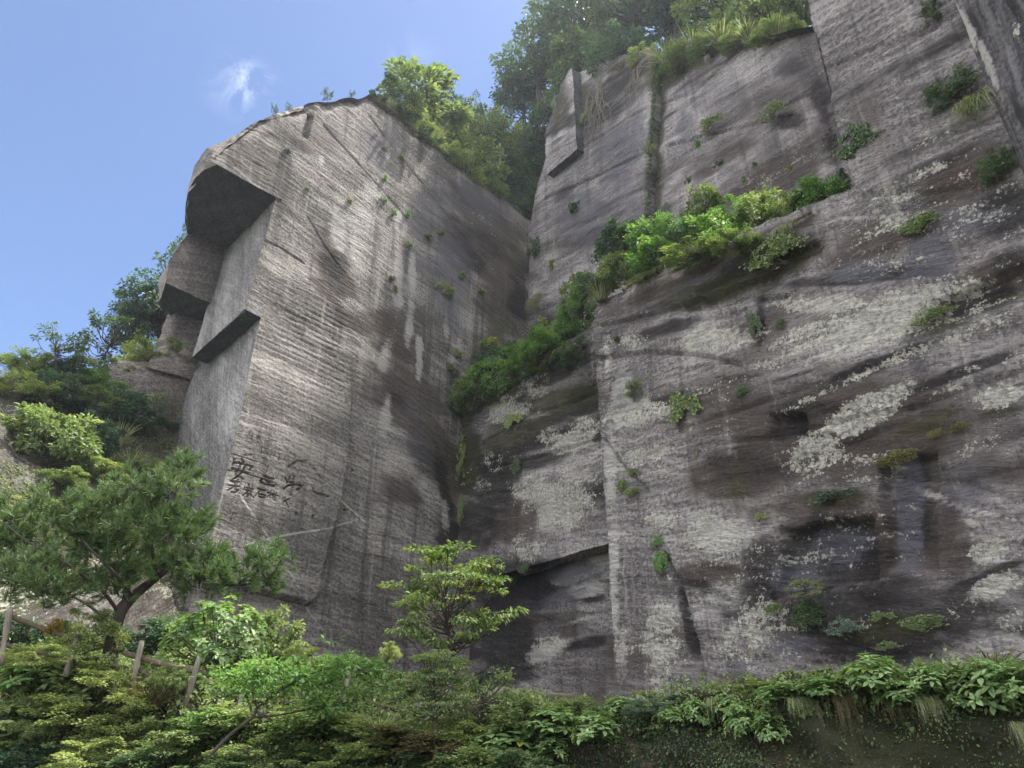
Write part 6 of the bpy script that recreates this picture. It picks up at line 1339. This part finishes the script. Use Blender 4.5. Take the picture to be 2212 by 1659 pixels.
stand('fine', 1420, 1560, 1490, 140, 13.6, 'leaf_blue', 'dark bluish small-leaved shrub overhanging the earth bank', 'shrubs on the right-hand bank')
stand('fine', 1250, 1545, 1495, 100, 14.8, 'leaf_mid', 'low leafy shrub on the rim left of the bluish shrub', 'shrubs on the right-hand bank')
stand('fine', 1820, 1500, 1440, 120, 12.2, 'leaf_mid', 'low mixed scrub on the rim left of the tallest clump', 'shrubs on the right-hand bank')
stand('fine', 1640, 1500, 1462, 110, 13.0, 'leaf_yellow', 'yellowish low scrub on the rim in the middle of the bank', 'shrubs on the right-hand bank')
stand('fine', 2050, 1470, 1420, 90, 11.4, 'leaf_mid', 'low scrub between the right-hand hydrangeas', 'shrubs on the right-hand bank')
for px, y0, y1, w, mat, lab in ((1555, 1570, 1505, 50, 'grass', 'green grass hanging between hydrangeas over the bank'), (1835, 1590, 1490, 60, 'dry', 'brown grass hanging over dark earth right of the middle'), (2230, 1640, 1560, 60, 'grass', 'grass at the lower right corner'), (1730, 1560, 1505, 50, 'grass', 'short grass fringe right of the hanging hydrangeas'), (1940, 1560, 1500, 70, 'dry', 'brown grass fringe below the tallest rim clump'), (2010, 1570, 1500, 50, 'grass', 'thin grass under the right-hand hydrangeas')):
    b, ww, hh = span(px, y0, y1, w, Y=hit(BV_BANK, px, (y0 + y1) / 2, 12) - 0.1); plant('hang', b, ww, hh, mat, lab, 'grass hanging from the right-hand bank', rz=0.1)
for px, y0, y1, w, lab in ((1380, 1640, 1530, 90, 'bare roots trailing down the earth at the left'), (1690, 1600, 1510, 90, 'bare roots trailing beside the hanging hydrangeas'), (1790, 1659, 1520, 40, 'long dry stalks leaning on the bare earth')):
    b, ww, hh = span(px, y0, y1, w, Y=hit(BV_BANK, px, (y0 + y1) / 2, 12) - 0.12); plant('vine', b, ww, hh, 'bark', lab, 'roots on the right-hand bank', rz=0.0)

# ------------------------------------------------------------------ ground cover nobody could count
def scatter(G, n, wfun, seed, lnr, mat, name, label, asp=0.34, lift=0.12):
    rng = np.random.RandomState(seed)
    a, b = G.shape[:2]
    i = rng.rand(n * 6) * (a - 1.001); j = rng.rand(n * 6) * (b - 1.001)
    i0, j0 = i.astype(int), j.astype(int); fi, fj = (i - i0)[:, None], (j - j0)[:, None]
    p = (G[i0, j0] * (1 - fi) + G[i0 + 1, j0] * fi) * (1 - fj) + (G[i0, j0 + 1] * (1 - fi) + G[i0 + 1, j0 + 1] * fi) * fj
    nr = unit(np.cross(G[i0, j0 + 1] - G[i0, j0], G[i0 + 1, j0] - G[i0, j0]))
    nr = np.where((nr * (p - CAM)).sum(1, keepdims=True) > 0, -nr, nr)
    keep = np.where(rng.rand(len(p)) < wfun(p, i / (a - 1)))[0][:n]
    p, nr = p[keep], nr[keep]; n = len(p)
    hgt = np.clip(0.5 + 1.6 * fbm(p[:, 0] * 1.1, p[:, 2] * 1.3 + p[:, 1] * 0.7, 4, seed), 0.1, 1.6)[:, None]
    pos = p + nr * lift * hgt * rng.rand(n)[:, None]
    axis = nr * 0.5 + rand_dir(rng, n) * 0.9 + np.array([0, 0, -0.15]); nm = nr * 0.5 + np.array([0, 0, 0.9]) + rand_dir(rng, n) * 0.5
    ln = lnr[0] + (lnr[1] - lnr[0]) * rng.rand(n) ** 2
    V, Q = leaves_arr(rng, pos, axis, nm, ln, ln * asp)
    cl = np.clip(0.5 + fbm(p[:, 0] * 0.8, p[:, 2] * 0.8, 3, seed + 2), 0, 1)
    tag(link(name, cmesh(name, V, Q, tint_arr(rng, n, 6, cl), M[mat])), label, None, None, 'stuff')
XS = float(CREST[10][0])
scatter(BANKG, 42000, lambda p, t: np.where(p[:, 0] < XS, 0.9 * sstep(-0.45, 0.25, fbm(p[:, 0] * 0.7, p[:, 2] * 0.9, 3, 5) + 0.15), 0.0), 1, (0.05, 0.12), 'leaf_mid', 'undergrowth', 'dense green undergrowth covering the left bank', lift=0.35)
scatter(BANKG, 14000, lambda p, t: np.where(p[:, 0] < XS, 0.7, 0.0), 2, (0.04, 0.09), 'leaf_yellow', 'yellow_undergrowth', 'yellow-green small-leaved undergrowth on the left bank', lift=0.45)
scatter(BANKG, 22000, lambda p, t: np.where(p[:, 0] > XS - 0.6, sstep(0.58, 0.74, t) * 0.95, 0.0), 3, (0.04, 0.10), 'leaf_mid', 'rim_undergrowth', 'leafy undergrowth along the rim of the right bank', lift=0.28)
scatter(BANKG, 26000, lambda p, t: np.where(p[:, 0] > XS - 0.6, 0.12 + 0.85 * sstep(0.0, 0.35, fbm(p[:, 0] * 0.8, p[:, 2] * 1.0, 4, 9)), 0.0), 4, (0.025, 0.075), 'leaf_dark', 'creeping_undergrowth', 'tiny dark creeping leaves on the bare earth bank', lift=0.06)
scatter(BANKG, 13000, lambda p, t: np.where(p[:, 0] > XS - 0.6, 0.06 + 0.9 * sstep(0.12, 0.4, fbm(p[:, 0] * 1.3 + 5, p[:, 2] * 1.6, 4, 19)), 0.0), 7, (0.02, 0.05), 'leaf_yellow', 'yellow_creeping_undergrowth', 'yellowish specks of creeping plants on the bare earth bank', lift=0.05)
scatter(BANKG, 12000, lambda p, t: np.where(p[:, 0] > XS - 0.6, 0.1 + 0.8 * sstep(0.0, 0.3, fbm(p[:, 0] * 1.1 + 15, p[:, 2] * 1.2, 4, 29)), 0.0), 8, (0.02, 0.06), 'dry', 'leaf_litter', 'brown leaf litter and rootlets on the bare earth bank', lift=0.04)
TG = np.array([v.co for v in bpy.data.objects['terrace'].data.vertices]); 
TERR = sheet('t', terr_rows(), None, du=0.4, noise=0.1, freq=0.4, seed=22)[0]
scatter(TERR[:22], 22000, lambda p, t: 0.9 + 0 * t, 5, (0.06, 0.14), 'leaf_mid', 'terrace_undergrowth', 'low green undergrowth on the terrace below the cliffs', lift=0.4)
scatter(HILLG[:int(HILLG.shape[0] * 0.7)], 30000, lambda p, t: 0.9 * sstep(-0.12, 0.15, fbm(p[:, 0] * 0.22, p[:, 2] * 0.25, 4, 12) + 0.05), 6, (0.08, 0.17), 'leaf_mid', 'hillside_undergrowth', 'patchy green creepers over the hillside rock', lift=0.15)
for o in bpy.data.objects:
    if o.get('category') and not o.get('kind') and o.parent is None: o['kind'] = 'thing'

# ------------------------------------------------------------------ summer haze in the quarry air
def haze():
    V = [(x, y, z) for x in (-220, 220) for y in (-60, 260) for z in (-1.0, 95.0)]
    Q = [(0, 1, 3, 2), (4, 6, 7, 5), (0, 4, 5, 1), (2, 3, 7, 6), (0, 2, 6, 4), (1, 5, 7, 3)]
    m = bpy.data.materials.new('haze'); m.use_nodes = True; t = m.node_tree; t.nodes.clear()
    o = t.nodes.new('ShaderNodeOutputMaterial'); v = t.nodes.new('ShaderNodeVolumePrincipled')
    v.inputs['Color'].default_value = (0.86, 0.92, 1.0, 1); v.inputs['Density'].default_value = 0.0005; v.inputs['Anisotropy'].default_value = 0.55
    t.links.new(v.outputs[0], o.inputs['Volume'])
    ob = link('haze', mesh_np('haze', V, Q, m, False)); tag(ob, 'thin summer haze filling the quarry air', None, None, 'stuff')
haze()
